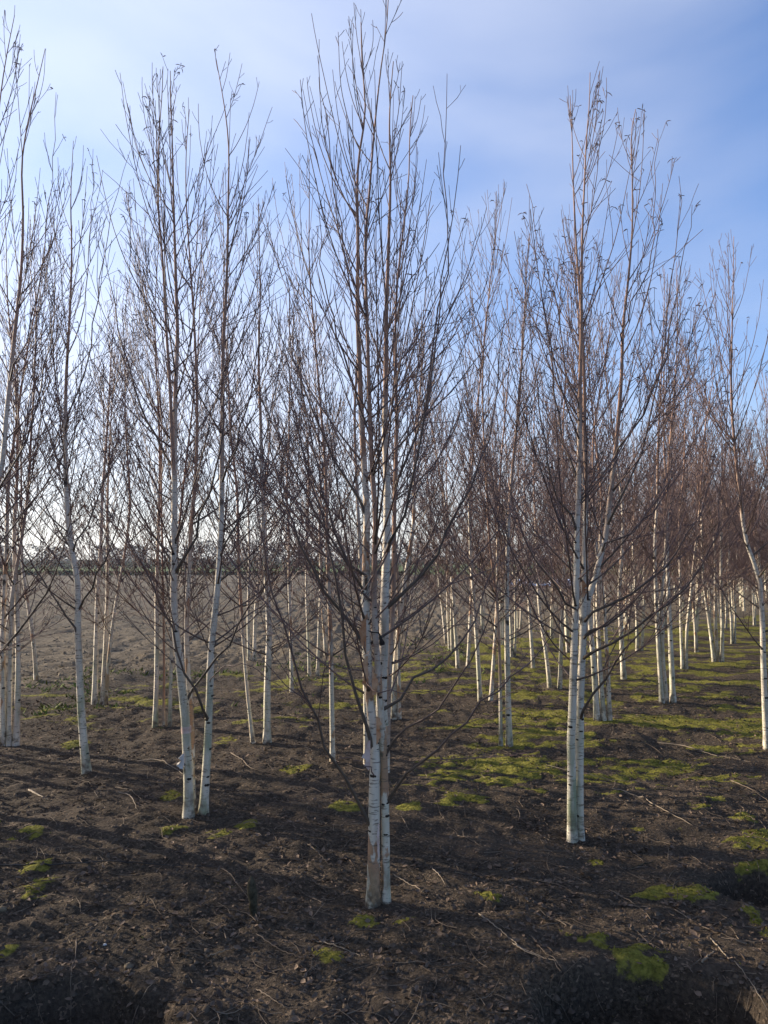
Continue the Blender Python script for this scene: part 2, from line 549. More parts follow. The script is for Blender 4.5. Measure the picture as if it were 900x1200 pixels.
def primaries(rng, S, Sr, centre, h0, dens, lscale, npt=11, fast=1.0, rtip=0.0017):
    """main branches of one stem path S (n,3): steep, ascending, longest low down"""
    n = len(S)
    H = S[-1, 2]
    k = int(max(0, (H - h0)) / dens)
    h = np.sort(rng.uniform(h0, H * 0.985, k))
    u = (h - h0) / max(H - h0, 0.1)
    p = np.stack([np.interp(h, S[:, 2], S[:, c]) for c in range(3)], 1)
    rs = np.interp(h, S[:, 2], Sr)
    az = np.arange(k) * 2.39996 + rng.uniform(0, 6.28) + rng.normal(0, 0.4, k)
    out = p[:, :2] - centre[:2]
    oa = np.arctan2(out[:, 1], out[:, 0])
    wgt = np.clip(np.linalg.norm(out, axis=1) / 0.25, 0, 0.55)
    az = np.where(rng.rand(k) < wgt, oa + rng.normal(0, 0.9, k), az)
    inc0 = np.radians(np.interp(u, [0, 0.15, 0.5, 1], [64, 51, 36, 24]) + rng.normal(0, 7, k))
    inc1 = np.radians(np.interp(u, [0, 0.5, 1], [26, 13, 4]) + rng.normal(0, 6, k))
    L = np.interp(u, [0, 0.12, 0.45, 0.8, 1], [1.45, 1.65, 1.30, 0.85, 0.38]) * lscale * rng.choice([1, 1, 0.8, 0.5, 0.35], k) * rng.uniform(0.75, 1.12, k)
    L = np.minimum(L, (H - h) * 0.78 + 0.08)
    s = np.linspace(0, 1, npt)
    inc = inc0[:, None] + (inc1 - inc0)[:, None] * (1 - (1 - s[None]) ** 1.8)
    inc = inc + rng.normal(0, 0.022, inc.shape)
    azz = az[:, None] + np.cumsum(rng.normal(0, 0.028, inc.shape), axis=1)
    d = np.stack([np.sin(inc) * np.cos(azz), np.sin(inc) * np.sin(azz), np.cos(inc)], 2) * (L / (npt - 1))[:, None, None]
    P = np.concatenate([np.zeros((k, 1, 3)), np.cumsum(d[:, :-1], axis=1)], 1) + p[:, None]
    r0 = np.minimum(0.0019 + 0.0026 * L, rs * 0.45 + 0.0006)
    r = r0[:, None] + (rtip - r0)[:, None] * (s ** 0.75)[None]
    r = np.maximum(r, rtip)
    r[:, 0] *= 1.25
    return P, r


def stem_radius(n, r0, top=0.0022, p=1.15):
    s = np.linspace(0, 1, n)
    r = top + (r0 - top) * np.clip(1 - s, 0, 1) ** p
    r *= 1 + 0.32 * np.exp(-s / 0.016)
    return r


def catkin_mesh(rng, tips, k):
    if len(tips) == 0: return None
    sel = tips[rng.choice(len(tips), min(k, len(tips)), replace=False)]
    q = np.repeat(sel, rng.randint(2, 4, len(sel)), axis=0)
    m = len(q)
    a = rng.uniform(0, 6.28, m)
    L = rng.uniform(0.016, 0.042, m)
    s = np.linspace(0, 1, 5)[None, :, None]
    out = np.stack([np.cos(a), np.sin(a), rng.uniform(-0.1, 0.9, m)], 1)[:, None] * L[:, None, None]
    dn = np.array([0, 0, -1.0])[None, None] * L[:, None, None]
    P = q[:, None] + out * s * 0.9 + dn * s * s * rng.uniform(0.05, 0.75, (m, 1, 1))
    r = np.array([0.0008, 0.0024, 0.0028, 0.0024, 0.0008])[None] * rng.uniform(0.85, 1.2, (m, 1))
    return tubes(P, r, 3)


def make_tree(name, base, stems, label, group=None, seed=0, extra=(), split=False, dens=0.085, lscale=1.0, catkins=60, rtip=0.0017,
              twig_dens=1.0, mats=None, h0=0.92, sides=12):
    """stems: list of (path (n,3) world or local, base radius, bark, branch?); extra: traced branches (stem index, path, radius)"""
    rng = np.random.RandomState(seed)
    base = np.asarray(base, float)
    root = empty(name, base, label, 'birch tree', group)
    centre = np.mean([s[0][0] for s in stems], axis=0)
    trunks = []
    bP, bR, owner = [], [], []
    leaders = []
    for si, (S, r0, bark, grows) in enumerate(stems):
        n = len(S)
        Sr = stem_radius(n, r0)
        bumpy = 1 + 0.05 * (vnoise(S[:, 2] * 1.0 + si, S[:, 2] * 0 + seed, 9) - 0.5) * 2
        V, F, rad = tubes(S[None], (Sr * bumpy)[None], sides)
        o = link('trunk', mesh_from('trunk', V, F, bark, {'rad': rad}), root)
        trunks.append(o)
        if grows:
            P, r = primaries(rng, S, Sr, centre, max(h0, S[0, 2] + 0.1), dens / grows, lscale * (0.72 + 0.28 * min(1, S[-1, 2] / 4.3)), rtip=rtip)
            bP.append(P); bR.append(r); owner += [si] * len(P)
            leaders.append((S, Sr, si))
    for si, path, r0 in extra:
        S = stems[si][0]
        hh = path[0][2] - 0.03
        inner = np.array([np.interp(hh, S[:, 2], S[:, c]) for c in range(3)])
        P = spline([inner] + list(path), 14)
        r0 = r0 * 0.80
        P[1:] += rng.normal(0, 0.008, P[1:].shape)
        r = r0 + (rtip - r0) * np.linspace(0, 1, 14) ** 0.85
        r[0] *= 1.25
        bP.append(P[None]); bR.append(r[None]); owner += [si]
    # dark scars where branches leave the stems or were cut off
    for si, (S, r0, bark, grows) in enumerate(stems):
        if seed >= 500: break
        Sr = stem_radius(len(S), r0)
        hs, az = [], []
        for k_, P_ in enumerate([q for grp in bP for q in grp]):
            if owner[k_] == si and P_[0, 2] < 2.6:
                d_ = P_[2] - P_[0]
                hs.append(P_[0, 2] + 0.01); az.append(math.atan2(d_[1], d_[0]))
        nk = int(rng.randint(5, 10))
        hs += list(rng.uniform(max(0.12, S[0, 2] + 0.1), 1.7, nk)); az += list(rng.uniform(-3.14, 0.0, nk))
        hs, az = np.array(hs), np.array(az)
        ok = (hs > S[0, 2] + 0.03) & (hs < S[-1, 2] - 0.8)
        hs, az = hs[ok], az[ok]
        if len(hs) == 0: continue
        c_ = np.stack([np.interp(hs, S[:, 2], S[:, c]) for c in range(3)], 1)
        rr_ = np.interp(hs, S[:, 2], Sr)
        n_ = np.stack([np.cos(az), np.sin(az), 0 * az], 1)
        w_ = np.stack([-np.sin(az), np.cos(az), 0 * az], 1)
        a_ = np.arange(8) * math.pi / 4
        sz = np.clip(rr_ * rng.uniform(0.22, 0.55, len(hs)), 0.003, 0.014)
        asp = rng.uniform(0.5, 1.0, len(hs))
        ring = (c_ + n_ * (rr_ * 0.93)[:, None])[:, None] + sz[:, None, None] * 1.3 * np.cos(a_)[None, :, None] * w_[:, None] + (sz * asp)[:, None, None] * np.sin(a_)[None, :, None] * np.array([0, 0, 1.0])
        ring = ring + n_[:, None] * (-(sz * 0.6) ** 2 / np.maximum(rr_, 0.005))[:, None, None] * (np.cos(a_) ** 2)[None, :, None]
        top = (c_ + n_ * (rr_ + 0.0035)[:, None])[:, None]
        V = np.concatenate([ring, top], 1)
        kk = np.arange(8)
        F = np.stack([kk, (kk + 1) % 8, np.full(8, 8)], 1)[None] + (np.arange(len(hs)) * 9)[:, None, None]
        tag(link('branch_scars', mesh_from('branch_scars', V.reshape(-1, 3), F.reshape(-1, 3), KNOT), trunks[si]), kind='stuff')
    nn = max(p.shape[1] for p in bP)
    bR = [np.stack([np.interp(np.linspace(0, 1, nn), np.linspace(0, 1, q.shape[1]), w) for w in q]) if q.shape[1] != nn and len(q) else q.reshape(len(q), nn) if not len(q) else q for q in bR]
    bP = [np.stack([spline(w, nn) for w in q]) if q.shape[1] != nn and len(q) else q for q in bP]
    bP = [q if len(q) else np.zeros((0, nn, 3)) for q in bP]
    P1 = np.concatenate(bP); R1 = np.concatenate(bR); owner = np.array(owner)
    P2, R2, a2 = children(rng, P1, R1, 0.118 / twig_dens, 0.12, 0.97, 28, 0.46, 0.06, 0.70, 5, 0.0032, rtip, 0.18)
    if len(a2):
        keep = (a2 < len(P1) - len(extra)) | (rng.rand(len(a2)) > 0.35)
        P2, R2, a2 = P2[keep], R2[keep], a2[keep]
    P3, R3, a3 = children(rng, P2, R2, 0.135 / twig_dens, 0.12, 0.93, 31, 0.5, 0.04, 0.26, 4, 0.003, rtip * 0.9, 0.12)
    if len(a3):
        keep = rng.rand(len(a3)) > 0.65 * sstep(2.6, 3.8, P3[:, 0, 2])
        P3, R3, a3 = P3[keep], R3[keep], a2[a3[keep]]
    if split:
        for k in range(len(P1)):
            pc = [tubes(P1[k:k + 1], R1[k:k + 1], 5)]
            s2 = a2 == k; s3 = a3 == k
            if s2.any(): pc.append(tubes(P2[s2], R2[s2], 3))
            if s3.any(): pc.append(tubes(P3[s3], R3[s3], 3))
            V, F, rad = join(pc)
            link('branch', mesh_from('branch', V, F, TWIG, {'rad': rad}), trunks[owner[k]])
    else:
        V, F, rad = join([tubes(P1, R1, 4), tubes(P2, R2, 3), tubes(P3, R3, 3)])
        link('crown', mesh_from('crown', V, F, TWIG, {'rad': rad}), root)
    if catkins:
        tips = np.concatenate([P2[:, -1], P3[:, -1]])
        tips = tips[tips[:, 2] > 1.6]
        c = catkin_mesh(rng, tips, catkins)
        if c: tag(link('catkins', mesh_from('catkins', c[0], c[1], CATKIN), root), kind='stuff')
    return root, trunks


def px_stem(path, Y, base, lean=0.0, n=40):
    """a stem traced on the photograph at depth Y; lean = metres of drift in depth over its height"""
    pts = []
    for k, (px, py) in enumerate(path):
        p = at(px, py, Y)
        dy = lean * np.clip(p[2] / 4.5, 0, 1.2)
        p = at(px, py, Y + dy)
        pts.append(p - base)
    if abs(pts[0][2]) < 0.25: pts[0][2] = -0.03
    return spline(pts, n)


def px_branch(path, Y, base, reach=0.0):
    m = len(path)
    return [at(px, py, Y + reach * k / (m - 1)) - base for k, (px, py) in enumerate(path)]


def flap(name, px, py, Y, base, w, h, mat, parent, tilt=0.3, curl=0.5, side=-1):
    """a curl of peeling bark standing off a stem"""
    n, m = 7, 12
    p = at(px, py, Y) - base
    vs = []
    rng = np.random.RandomState(int(px * 7 + py))
    jag = rng.uniform(0.45, 1.15, m)
    for j in range(m):
        for i in range(n):
            u = i / (n - 1); v_ = j / (m - 1) - 0.5
            a = u * curl * 2.2
            ww = w * jag[j] * (0.25 + 0.75 * (1 - abs(2 * v_) ** 3))
            vs.append(p + np.array([side * ww * math.sin(a) / max(curl * 1.6, .3), -0.25 * ww * (1 - math.cos(a)) * 2, v_ * h - u * tilt * w + rng.normal(0, 0.002)]))
    vs = np.array(vs)
    i = (np.arange(m - 1)[:, None] * n + np.arange(n - 1)[None]).ravel()
    F = np.stack([i, i + 1, i + n + 1, i + n], 1)
    back = vs + np.array([0, 0.0022, 0])
    V = np.concatenate([vs, back]); F2 = np.concatenate([F, F[:, ::-1] + len(vs)])
    return link(name, mesh_from(name, V, F2, mat), parent)


def on_ground(px, py):
    p = gpt(px, py)
    return np.array([p[0], p[1], float(ground_z(p[0], p[1], False))])


# ---- the five traced trees nearest the camera
def hero_centre():
    b = on_ground(444, 1055); Y = b[1]
    stems = [
        (px_stem([(437, 1057), (438, 1000), (438.5, 950), (439, 915), (440, 880), (436, 845), (432, 807), (431, 770), (428.5, 737), (428.5, 690), (429, 642), (430, 600), (427, 550), (423.5, 487), (421, 420), (419, 367), (419.5, 300), (420, 190), (428, 130), (424, 70), (423, 26)], Y, b, 0.05), 0.0295, BARK_PEEL, 1),
        (px_stem([(452.5, 1054), (452, 1000), (451.5, 950), (450, 890), (448, 850), (444, 800), (441.7, 767), (438.7, 720), (439, 653), (440, 605), (437, 566), (434.5, 513), (432, 447), (431, 401), (428.7, 327), (429, 267), (432.7, 227), (439, 149), (446.5, 80), (452.7, 35), (455, -2)], Y + 0.02, b, -0.10), 0.0205, BARK_PEEL, 1),
        (px_stem([(447, 850), (447, 825), (448, 793), (450, 753), (450.5, 713), (452, 670), (453.4, 620), (453.4, 560), (451, 513), (452, 460), (452.3, 420), (452.7, 367), (455, 300), (457.5, 213), (456.7, 130), (459, 95), (461, 72)], Y + 0.09, b, 0.12), 0.0265, BARK_GREEN, 1),
        (px_stem([(452, 905), (454, 860), (455, 820), (457, 770), (460, 720), (461.7, 653), (462, 610), (463, 567), (464.7, 487), (463, 407), (466, 327), (470, 290), (479, 208), (480.7, 147), (484, 112)], Y + 0.12, b, 0.35), 0.0155, BARK, 1),
    ]
    ex = [
        (0, px_branch([(438, 772), (423, 752), (407, 730), (390, 710), (372, 680), (357, 650), (343, 615), (326, 567), (312, 500), (303, 440)], Y, b, -0.25), 0.0125),
        (0, px_branch([(441, 880), (433, 860), (415, 813), (407, 780), (406, 753), (400, 720), (390, 680), (384, 640), (367, 580), (353, 527), (343, 460), (333, 410), (322, 345)], Y - 0.02, b, -0.15), 0.0125),
        (0, px_branch([(432, 968), (414, 925), (394, 892), (370, 848), (358, 815), (343, 767), (330, 727), (317, 677), (306, 625), (298, 560), (288, 480)], Y, b, -0.45), 0.0115),
        (1, px_branch([(457, 825), (487, 797), (513, 780), (540, 753), (555, 720), (568, 687), (585, 655), (604, 625), (620, 580)], Y, b, 0.3), 0.0105),
        (2, px_branch([(455, 708), (480, 687), (497, 673), (513, 647), (533, 602), (553, 563), (567, 523), (577, 483), (584, 433), (590, 375)], Y + 0.1, b, 0.25), 0.0125),
        (1, px_branch([(455, 880), (487, 847), (513, 827), (533, 806), (549, 785), (564, 750), (582, 697), (606, 640)], Y, b, -0.35), 0.0085),
        (1, px_branch([(457, 936), (474, 914), (492, 894), (514, 874), (541, 850), (563, 822), (590, 803), (628, 768), (668, 712)], Y, b, -0.4), 0.0105),
        (0, px_branch([(432, 600), (412, 575), (395, 545), (378, 510), (360, 460), (345, 410), (338, 350), (330, 290)], Y, b, 0.2), 0.0105),
        (1, px_branch([(434, 505), (422, 480), (410, 440), (398, 400), (385, 345), (375, 300), (372, 240)], Y, b, -0.2), 0.008),
        (2, px_branch([(455, 640), (470, 610), (482, 575), (490, 535), (496, 480), (508, 420), (515, 360), (520, 300), (532, 240), (540, 170)], Y, b, -0.2), 0.0105),
        (3, px_branch([(463, 560), (480, 530), (494, 500), (500, 460), (508, 400), (520, 340), (526, 290), (520, 210), (523, 150), (524, 85)], Y + 0.1, b, 0.1), 0.009),
        (1, px_branch([(434, 430), (424, 400), (410, 340), (402, 280), (393, 230), (385, 170), (376, 110), (376, 45)], Y, b, -0.1), 0.0065),
        (3, px_branch([(464, 480), (480, 450), (505, 430), (530, 395), (555, 355), (575, 330)], Y + 0.1, b, -0.3), 0.0065),
        (0, px_branch([(430, 690), (415, 665), (400, 640), (385, 600), (372, 560), (362, 510), (350, 455), (348, 400)], Y, b, -0.35), 0.0095),
        (1, px_branch([(442, 813), (460, 813), (485, 812), (510, 808), (530, 805), (552, 798)], Y - 0.03, b, -0.2), 0.004),
        (0, px_branch([(436, 905), (418, 890), (402, 888), (392, 884)], Y - 0.02, b, -0.2), 0.004),
    ]
    root, tr = make_tree('birch_tree', b, stems, 'nearest multi stem birch in the middle, white trunks with copper peeling bark', None, 11, ex, True, 0.098, 0.98, 40, 0.0014, 0.85)
    flap('peeling_bark', 434, 884, Y - 0.03, b, 0.034, 0.13, PEEL_PINK, tr[0], 0.15, 0.5)
    flap('peeling_bark', 431, 787, Y - 0.03, b, 0.028, 0.15, PEEL, tr[0], 0.2, 0.45)
    flap('peeling_bark', 429, 742, Y - 0.02, b, 0.024, 0.17, PEEL, tr[0], 0.1, 0.35)
    flap('peeling_bark', 436, 800, Y - 0.045, b, 0.026, 0.12, PEEL, tr[0], 0.1, 0.4, 1)
    flap('peeling_bark', 441, 856, Y - 0.045, b, 0.022, 0.13, PEEL, tr[0], 0.0, 0.3, 1)
    flap('peeling_bark', 444.5, 985, Y - 0.03, b, 0.012, 0.16, PEEL_PINK, tr[0], 0.0, 0.3, -1)
    # hooked dead stub
    P = spline(px_branch([(448, 756), (446, 748), (444, 742), (436, 741), (431, 739)], Y - 0.05, b), 12)
    V, F, rad = tubes(P[None], np.array([0.013, 0.014, 0.011, 0.007, 0.005, 0.004, 0.004, 0.0035, 0.003, 0.003, 0.0025, 0.0015])[None], 7)
    link('dead_stub', mesh_from('dead_stub', V, F, KNOT, {'rad': rad}), tr[2])


def hero_right():
    b = on_ground(675, 978); Y = b[1]
    stems = [
        (px_stem([(671, 978), (670, 940), (670, 900), (669, 873), (670.7, 833), (671.7, 800), (673, 753), (675, 703), (676, 653), (676, 623), (677, 605), (678.3, 560), (679, 520), (679.5, 460), (681, 400), (681.5, 320), (682.7, 267), (685, 213), (687.5, 160), (690.7, 120), (691.5, 85)], Y, b, 0.0), 0.0285, BARK_GREEN, 1),
        (px_stem([(679, 977), (679, 913), (680, 853), (680, 807), (681.7, 770), (683, 737), (684, 703), (685, 653), (686, 607), (687.5, 567), (685, 513), (685, 460), (683, 400), (676, 300), (672, 220), (670, 150), (668, 112)], Y + 0.02, b, 0.15), 0.026, BARK, 1),
        (px_stem([(677, 972), (679, 860), (682, 780), (685, 730), (689, 702), (696, 682), (701.5, 660), (707, 642), (710.7, 623), (712.5, 605), (715, 583), (719, 550), (725, 487), (728, 447), (730.3, 383), (737, 320), (741, 267), (741, 213), (741, 147), (745, 128)], Y + 0.07, b, 0.25), 0.0275, BARK, 1),
    ]
    ex = [
        (1, px_branch([(686, 725), (710, 710), (743, 692), (773, 670), (797, 640), (815, 610), (838, 560), (860, 490)], Y, b, 0.1), 0.012),
        (1, px_branch([(684, 768), (710, 760), (743, 737), (773, 713), (813, 680), (834, 640), (862, 590), (882, 520)], Y, b, -0.3), 0.0125),
        (1, px_branch([(685, 745), (710, 732), (740, 707), (757, 687), (780, 650), (800, 605), (820, 545)], Y, b, 0.3), 0.0105),
        (1, px_branch([(682, 840), (695, 813), (713, 787), (740, 750), (760, 723), (787, 700), (815, 675), (850, 625)], Y, b, -0.4), 0.0115),
        (0, px_branch([(679, 722), (663, 707), (640, 673), (620, 645), (604, 600), (590, 535)], Y, b, -0.2), 0.0105),
        (0, px_branch([(680, 773), (667, 760), (653, 733), (637, 697), (620, 663), (600, 605), (588, 560)], Y, b, 0.25), 0.0105),
        (0, px_branch([(677, 617), (664, 601), (653, 585), (640, 540), (632, 480), (622, 400), (618, 330)], Y, b, -0.2), 0.0095),
        (0, px_branch([(678, 560), (668, 540), (655, 490), (645, 430), (640, 370), (628, 310), (618, 230)], Y, b, 0.2), 0.009),
        (0, px_branch([(680, 480), (668, 450), (660, 400), (650, 350), (632, 300), (617, 220)], Y, b, -0.2), 0.007),
        (2, px_branch([(708, 642), (740, 620), (765, 600), (785, 570), (812, 535), (840, 490)], Y + 0.1, b, 0.2), 0.0085),
        (2, px_branch([(722, 530), (745, 500), (765, 460), (780, 410), (792, 350), (803, 290), (812, 240)], Y + 0.1, b, -0.2), 0.009),
        (2, px_branch([(712, 610), (732, 575), (750, 530), (765, 480), (775, 420), (785, 330), (795, 260), (800, 205)], Y + 0.1, b, 0.15), 0.0095),
        (2, px_branch([(730, 390), (742, 350), (760, 310), (768, 240), (770, 150)], Y + 0.1, b, 0.0), 0.0065),
    ]
    root, tr = make_tree('birch_tree', b, stems, 'near right birch with three white trunks, one forking out to the right', None, 23, ex, True, 0.090, 1.02, 420, 0.0015, 0.90)
    flap('peeling_bark', 682, 690, Y - 0.03, b, 0.022, 0.10, PEEL, tr[1], 0.0, 0.25, 1)


def hero_left():
    b = on_ground(228, 960); Y = b[1]
    stems = [
        (px_stem([(221, 962), (221, 920), (219, 880), (217, 840), (213, 804), (210, 770), (206.7, 747), (204, 713), (204, 670), (204.5, 607), (204.5, 553), (205, 500), (206, 447), (208, 393), (206.5, 340), (205, 290), (203, 220), (202, 170), (200.8, 133), (199.5, 83)], Y - 0.03, b, 0.0), 0.0325, BARK, 1),
        (px_stem([(238, 962), (241, 910), (243, 880), (244.5, 844), (246, 804), (247, 767), (251.7, 720), (255, 687), (258, 640), (259.5, 607), (260, 553), (260.5, 500), (261, 447), (262, 393), (265, 340), (266.7, 293), (267.5, 227), (268, 173), (265, 139), (260, 107), (253, 68)], Y, b, 0.1), 0.0275, BARK_GREEN, 1),
        (px_stem([(226, 955), (225, 920), (224, 840), (221, 800), (219, 760), (219, 715), (221.5, 670), (224, 620), (229, 560), (231, 500), (229, 407), (227, 370), (222.7, 307), (218, 229), (218.7, 168), (222, 128)], Y + 0.08, b, 0.3), 0.021, BARK_PEEL, 1),
        (px_stem([(204, 562), (202, 520), (199, 450), (195, 387), (190.7, 307), (185.5, 240), (186.7, 155), (190, 107), (191, 78)], Y - 0.02, b, -0.12), 0.0125, BARK, 0.8),
    ]
    stems[3] = (stems[3][0], 0.0125, BARK, 0.8)
    ex = [
        (0, px_branch([(217, 820), (233, 797), (260, 763), (283, 730), (300, 700), (320, 655), (335, 600), (345, 545)], Y, b, -0.3), 0.0115),
        (1, px_branch([(242, 842), (230, 810), (213, 773), (201, 733), (188, 710), (177, 680), (163, 653), (143, 628), (126, 595), (104, 545)], Y - 0.06, b, -0.3), 0.0115),
        (0, px_branch([(206, 668), (220, 647), (231, 620), (244, 583), (255, 540), (262, 470), (270, 400), (276, 340)], Y - 0.05, b, -0.1), 0.0125),
        (0, px_branch([(203, 593), (188, 577), (167, 543), (148, 519), (130, 480), (118, 430)], Y, b, 0.2), 0.0085),
        (0, px_branch([(202, 545), (180, 508), (161, 468), (148, 425), (139, 380), (128, 325), (118, 270)], Y, b, -0.1), 0.0105),
        (0, px_branch([(201, 657), (180, 625), (164, 601), (151, 561), (135, 519), (124, 487), (115, 447), (105, 390)], Y, b, 0.25), 0.0095),
        (1, px_branch([(257, 650), (275, 620), (290, 580), (305, 530), (318, 480), (328, 420), (335, 370)], Y, b, 0.2), 0.0095),
        (1, px_branch([(260, 560), (275, 530), (285, 490), (296, 440), (310, 380), (318, 320), (330, 260)], Y, b, -0.2), 0.009),
        (1, px_branch([(246, 800), (262, 785), (285, 780), (320, 800), (352, 815)], Y, b, -0.4), 0.005),
        (1, px_branch([(248, 760), (270, 735), (300, 715), (330, 690), (352, 650), (368, 600)], Y, b, 0.5), 0.0085),
    ]
    root, tr = make_tree('birch_tree', b, stems, 'near left birch with two main trunks and a white curl of bark hanging', None, 37, ex, True, 0.098, 1.0, 90, 0.0015, 0.85)
    flap('bark_curl', 216, 889, Y - 0.06, b, 0.045, 0.075, PEEL_WHITE, tr[0], 0.5, 0.7)
    # peach coloured band where the outer bark has come away
    P = np.array([at(218.5, 858.5, Y - 0.03) - b, at(218, 851, Y - 0.03) - b])
    P = spline(P, 4)
    V, F, rad = tubes(P[None], np.full((1, 4), 0.0315), 14)
    link('peeled_band', mesh_from('peeled_band', V, F, PEEL_PINK, {'rad': rad}), tr[0])


def hero_slim():
    b = on_ground(101, 908); Y = b[1]
    stems = [(px_stem([(102, 909), (98, 870), (94.5, 820), (92.5, 770), (91, 735), (91.5, 700), (90, 675), (85, 650), (80.5, 617), (77.5, 567), (76.7, 500), (78, 433), (80, 400), (84, 300), (83, 230), (86, 165)], Y, b, 0.1), 0.032, BARK_GREEN, 1.1)]
    ex = [
        (0, px_branch([(91, 745), (77, 720), (53, 690), (33, 653), (15, 605), (5, 550)], Y, b, 0.2), 0.0115),
        (0, px_branch([(93, 713), (113, 683), (127, 647), (142, 605), (152, 550), (160, 490)], Y, b, -0.2), 0.0105),
        (0, px_branch([(84, 645), (105, 610), (120, 570), (135, 520), (142, 470), (148, 400)], Y, b, 0.3), 0.0095),
        (0, px_branch([(78, 560), (60, 520), (45, 470), (38, 400), (34, 330)], Y, b, 0.2), 0.0095),
        (0, px_branch([(77, 500), (95, 450), (108, 390), (118, 330), (128, 260), (152, 175)], Y, b, 0.2), 0.009),
        (0, px_branch([(79, 420), (95, 370), (102, 310), (108, 240), (110, 175)], Y, b, -0.2), 0.007),
    ]
    make_tree('birch_tree', b, stems, 'slender single trunk birch leaning left, left of the two trunk birch', None, 41, ex, True, 0.085, 0.95, 120, 0.0016, 0.95, sides=10)


def hero_edge():
    b = on_ground(-105, 940); Y = b[1]
    stems = [
        (px_stem([(-92, 941), (-75, 850), (-52, 750), (-30, 660), (-10, 590), (2, 547), (7, 493), (13, 433), (18, 385), (25, 315), (27, 253), (26, 187), (35, 133), (43, 101), (53, 57)], Y, b, 0.1), 0.031, BARK, 1),
        (px_stem([(-110, 941), (-100, 850), (-85, 750), (-70, 650), (-55, 550), (-40, 450), (-28, 350), (-15, 250), (-4, 150), (6, 75), (17, 18)], Y + .05, b, -0.2), 0.029, BARK, 1),
        (px_stem([(-122, 943), (-130, 800), (-138, 650), (-142, 500), (-138, 350), (-128, 220), (-120, 100)], Y + .1, b, 0.2), 0.027, BARK_PEEL, 1),
    ]
    ex = [
        (0, px_branch([(-60, 785), (-25, 778), (0, 767), (20, 747), (47, 710), (63, 677), (78, 632), (83, 600), (78, 560), (72, 500)], Y, b, -0.3), 0.0135),
        (0, px_branch([(-35, 675), (-5, 640), (20, 610), (50, 575), (80, 540), (110, 500)], Y, b, 0.2), 0.0105),
        (0, px_branch([(-8, 585), (15, 550), (35, 500), (48, 450), (60, 390), (66, 300), (60, 220)], Y, b, -0.2), 0.0095),
        (0, px_branch([(12, 440), (30, 400), (42, 350), (52, 290), (60, 210), (64, 110)], Y, b, 0.1), 0.007),
    ]
    make_tree('birch_tree', b, stems, 'birch rooted just outside the left edge, its dark tall branches reaching in', None, 53, ex, True, 0.125, 0.95, 110, 0.0015, 0.9, sides=10)


hero_centre(); hero_right(); hero_left(); hero_slim(); hero_edge()


# ---- second rank: each stem given by its foot and its course up to the level of the horizon
def second(stems, label, seed, height=4.6, split=False, dens=0.10, twig=0.9, cat=90, group=None):
    fx = np.mean([s[0][0][0] for s in stems]); fy = max(s[0][0][1] for s in stems)
    b = on_ground(fx, fy); Y = b[1]
    rng = np.random.RandomState(seed)
    out = []
    for path, wpx, bark in stems:
        pts = [at(px, py, Y) - b for px, py in path]
        pts[0][2] = -0.03
        p, q = pts[-2], pts[-1]
        d = (q - p) / np.linalg.norm(q - p)
        d = d * 0.45 + np.array([rng.normal(0, 0.03), rng.normal(0, 0.05), 0.75]); d /= np.linalg.norm(d)
        H = height * rng.uniform(0.86, 1.04)
        z = q[2]
        while z < H - 0.35:
            nx = pts[-1] + d * 0.55
            pts.append(nx); z = nx[2]
            d = d + np.array([rng.normal(0, 0.06), rng.normal(0, 0.05), 0.12]); d /= np.linalg.norm(d)
        pts.append(pts[-1] + d * 0.35)
        dy = rng.normal(0, 0.12)
        pts = [p_ + np.array([0, dy * max(p_[2], 0) / 2, 0]) for p_ in pts]
        out.append((spline(pts, 26), wpx * Y / FPX / 2 * 0.88, bark, 1))
    make_tree('birch_tree', b, out, label, group, seed, (), split, dens, 1.12, cat, max(0.0015, 0.00023 * Y), twig, sides=9, h0=0.72)


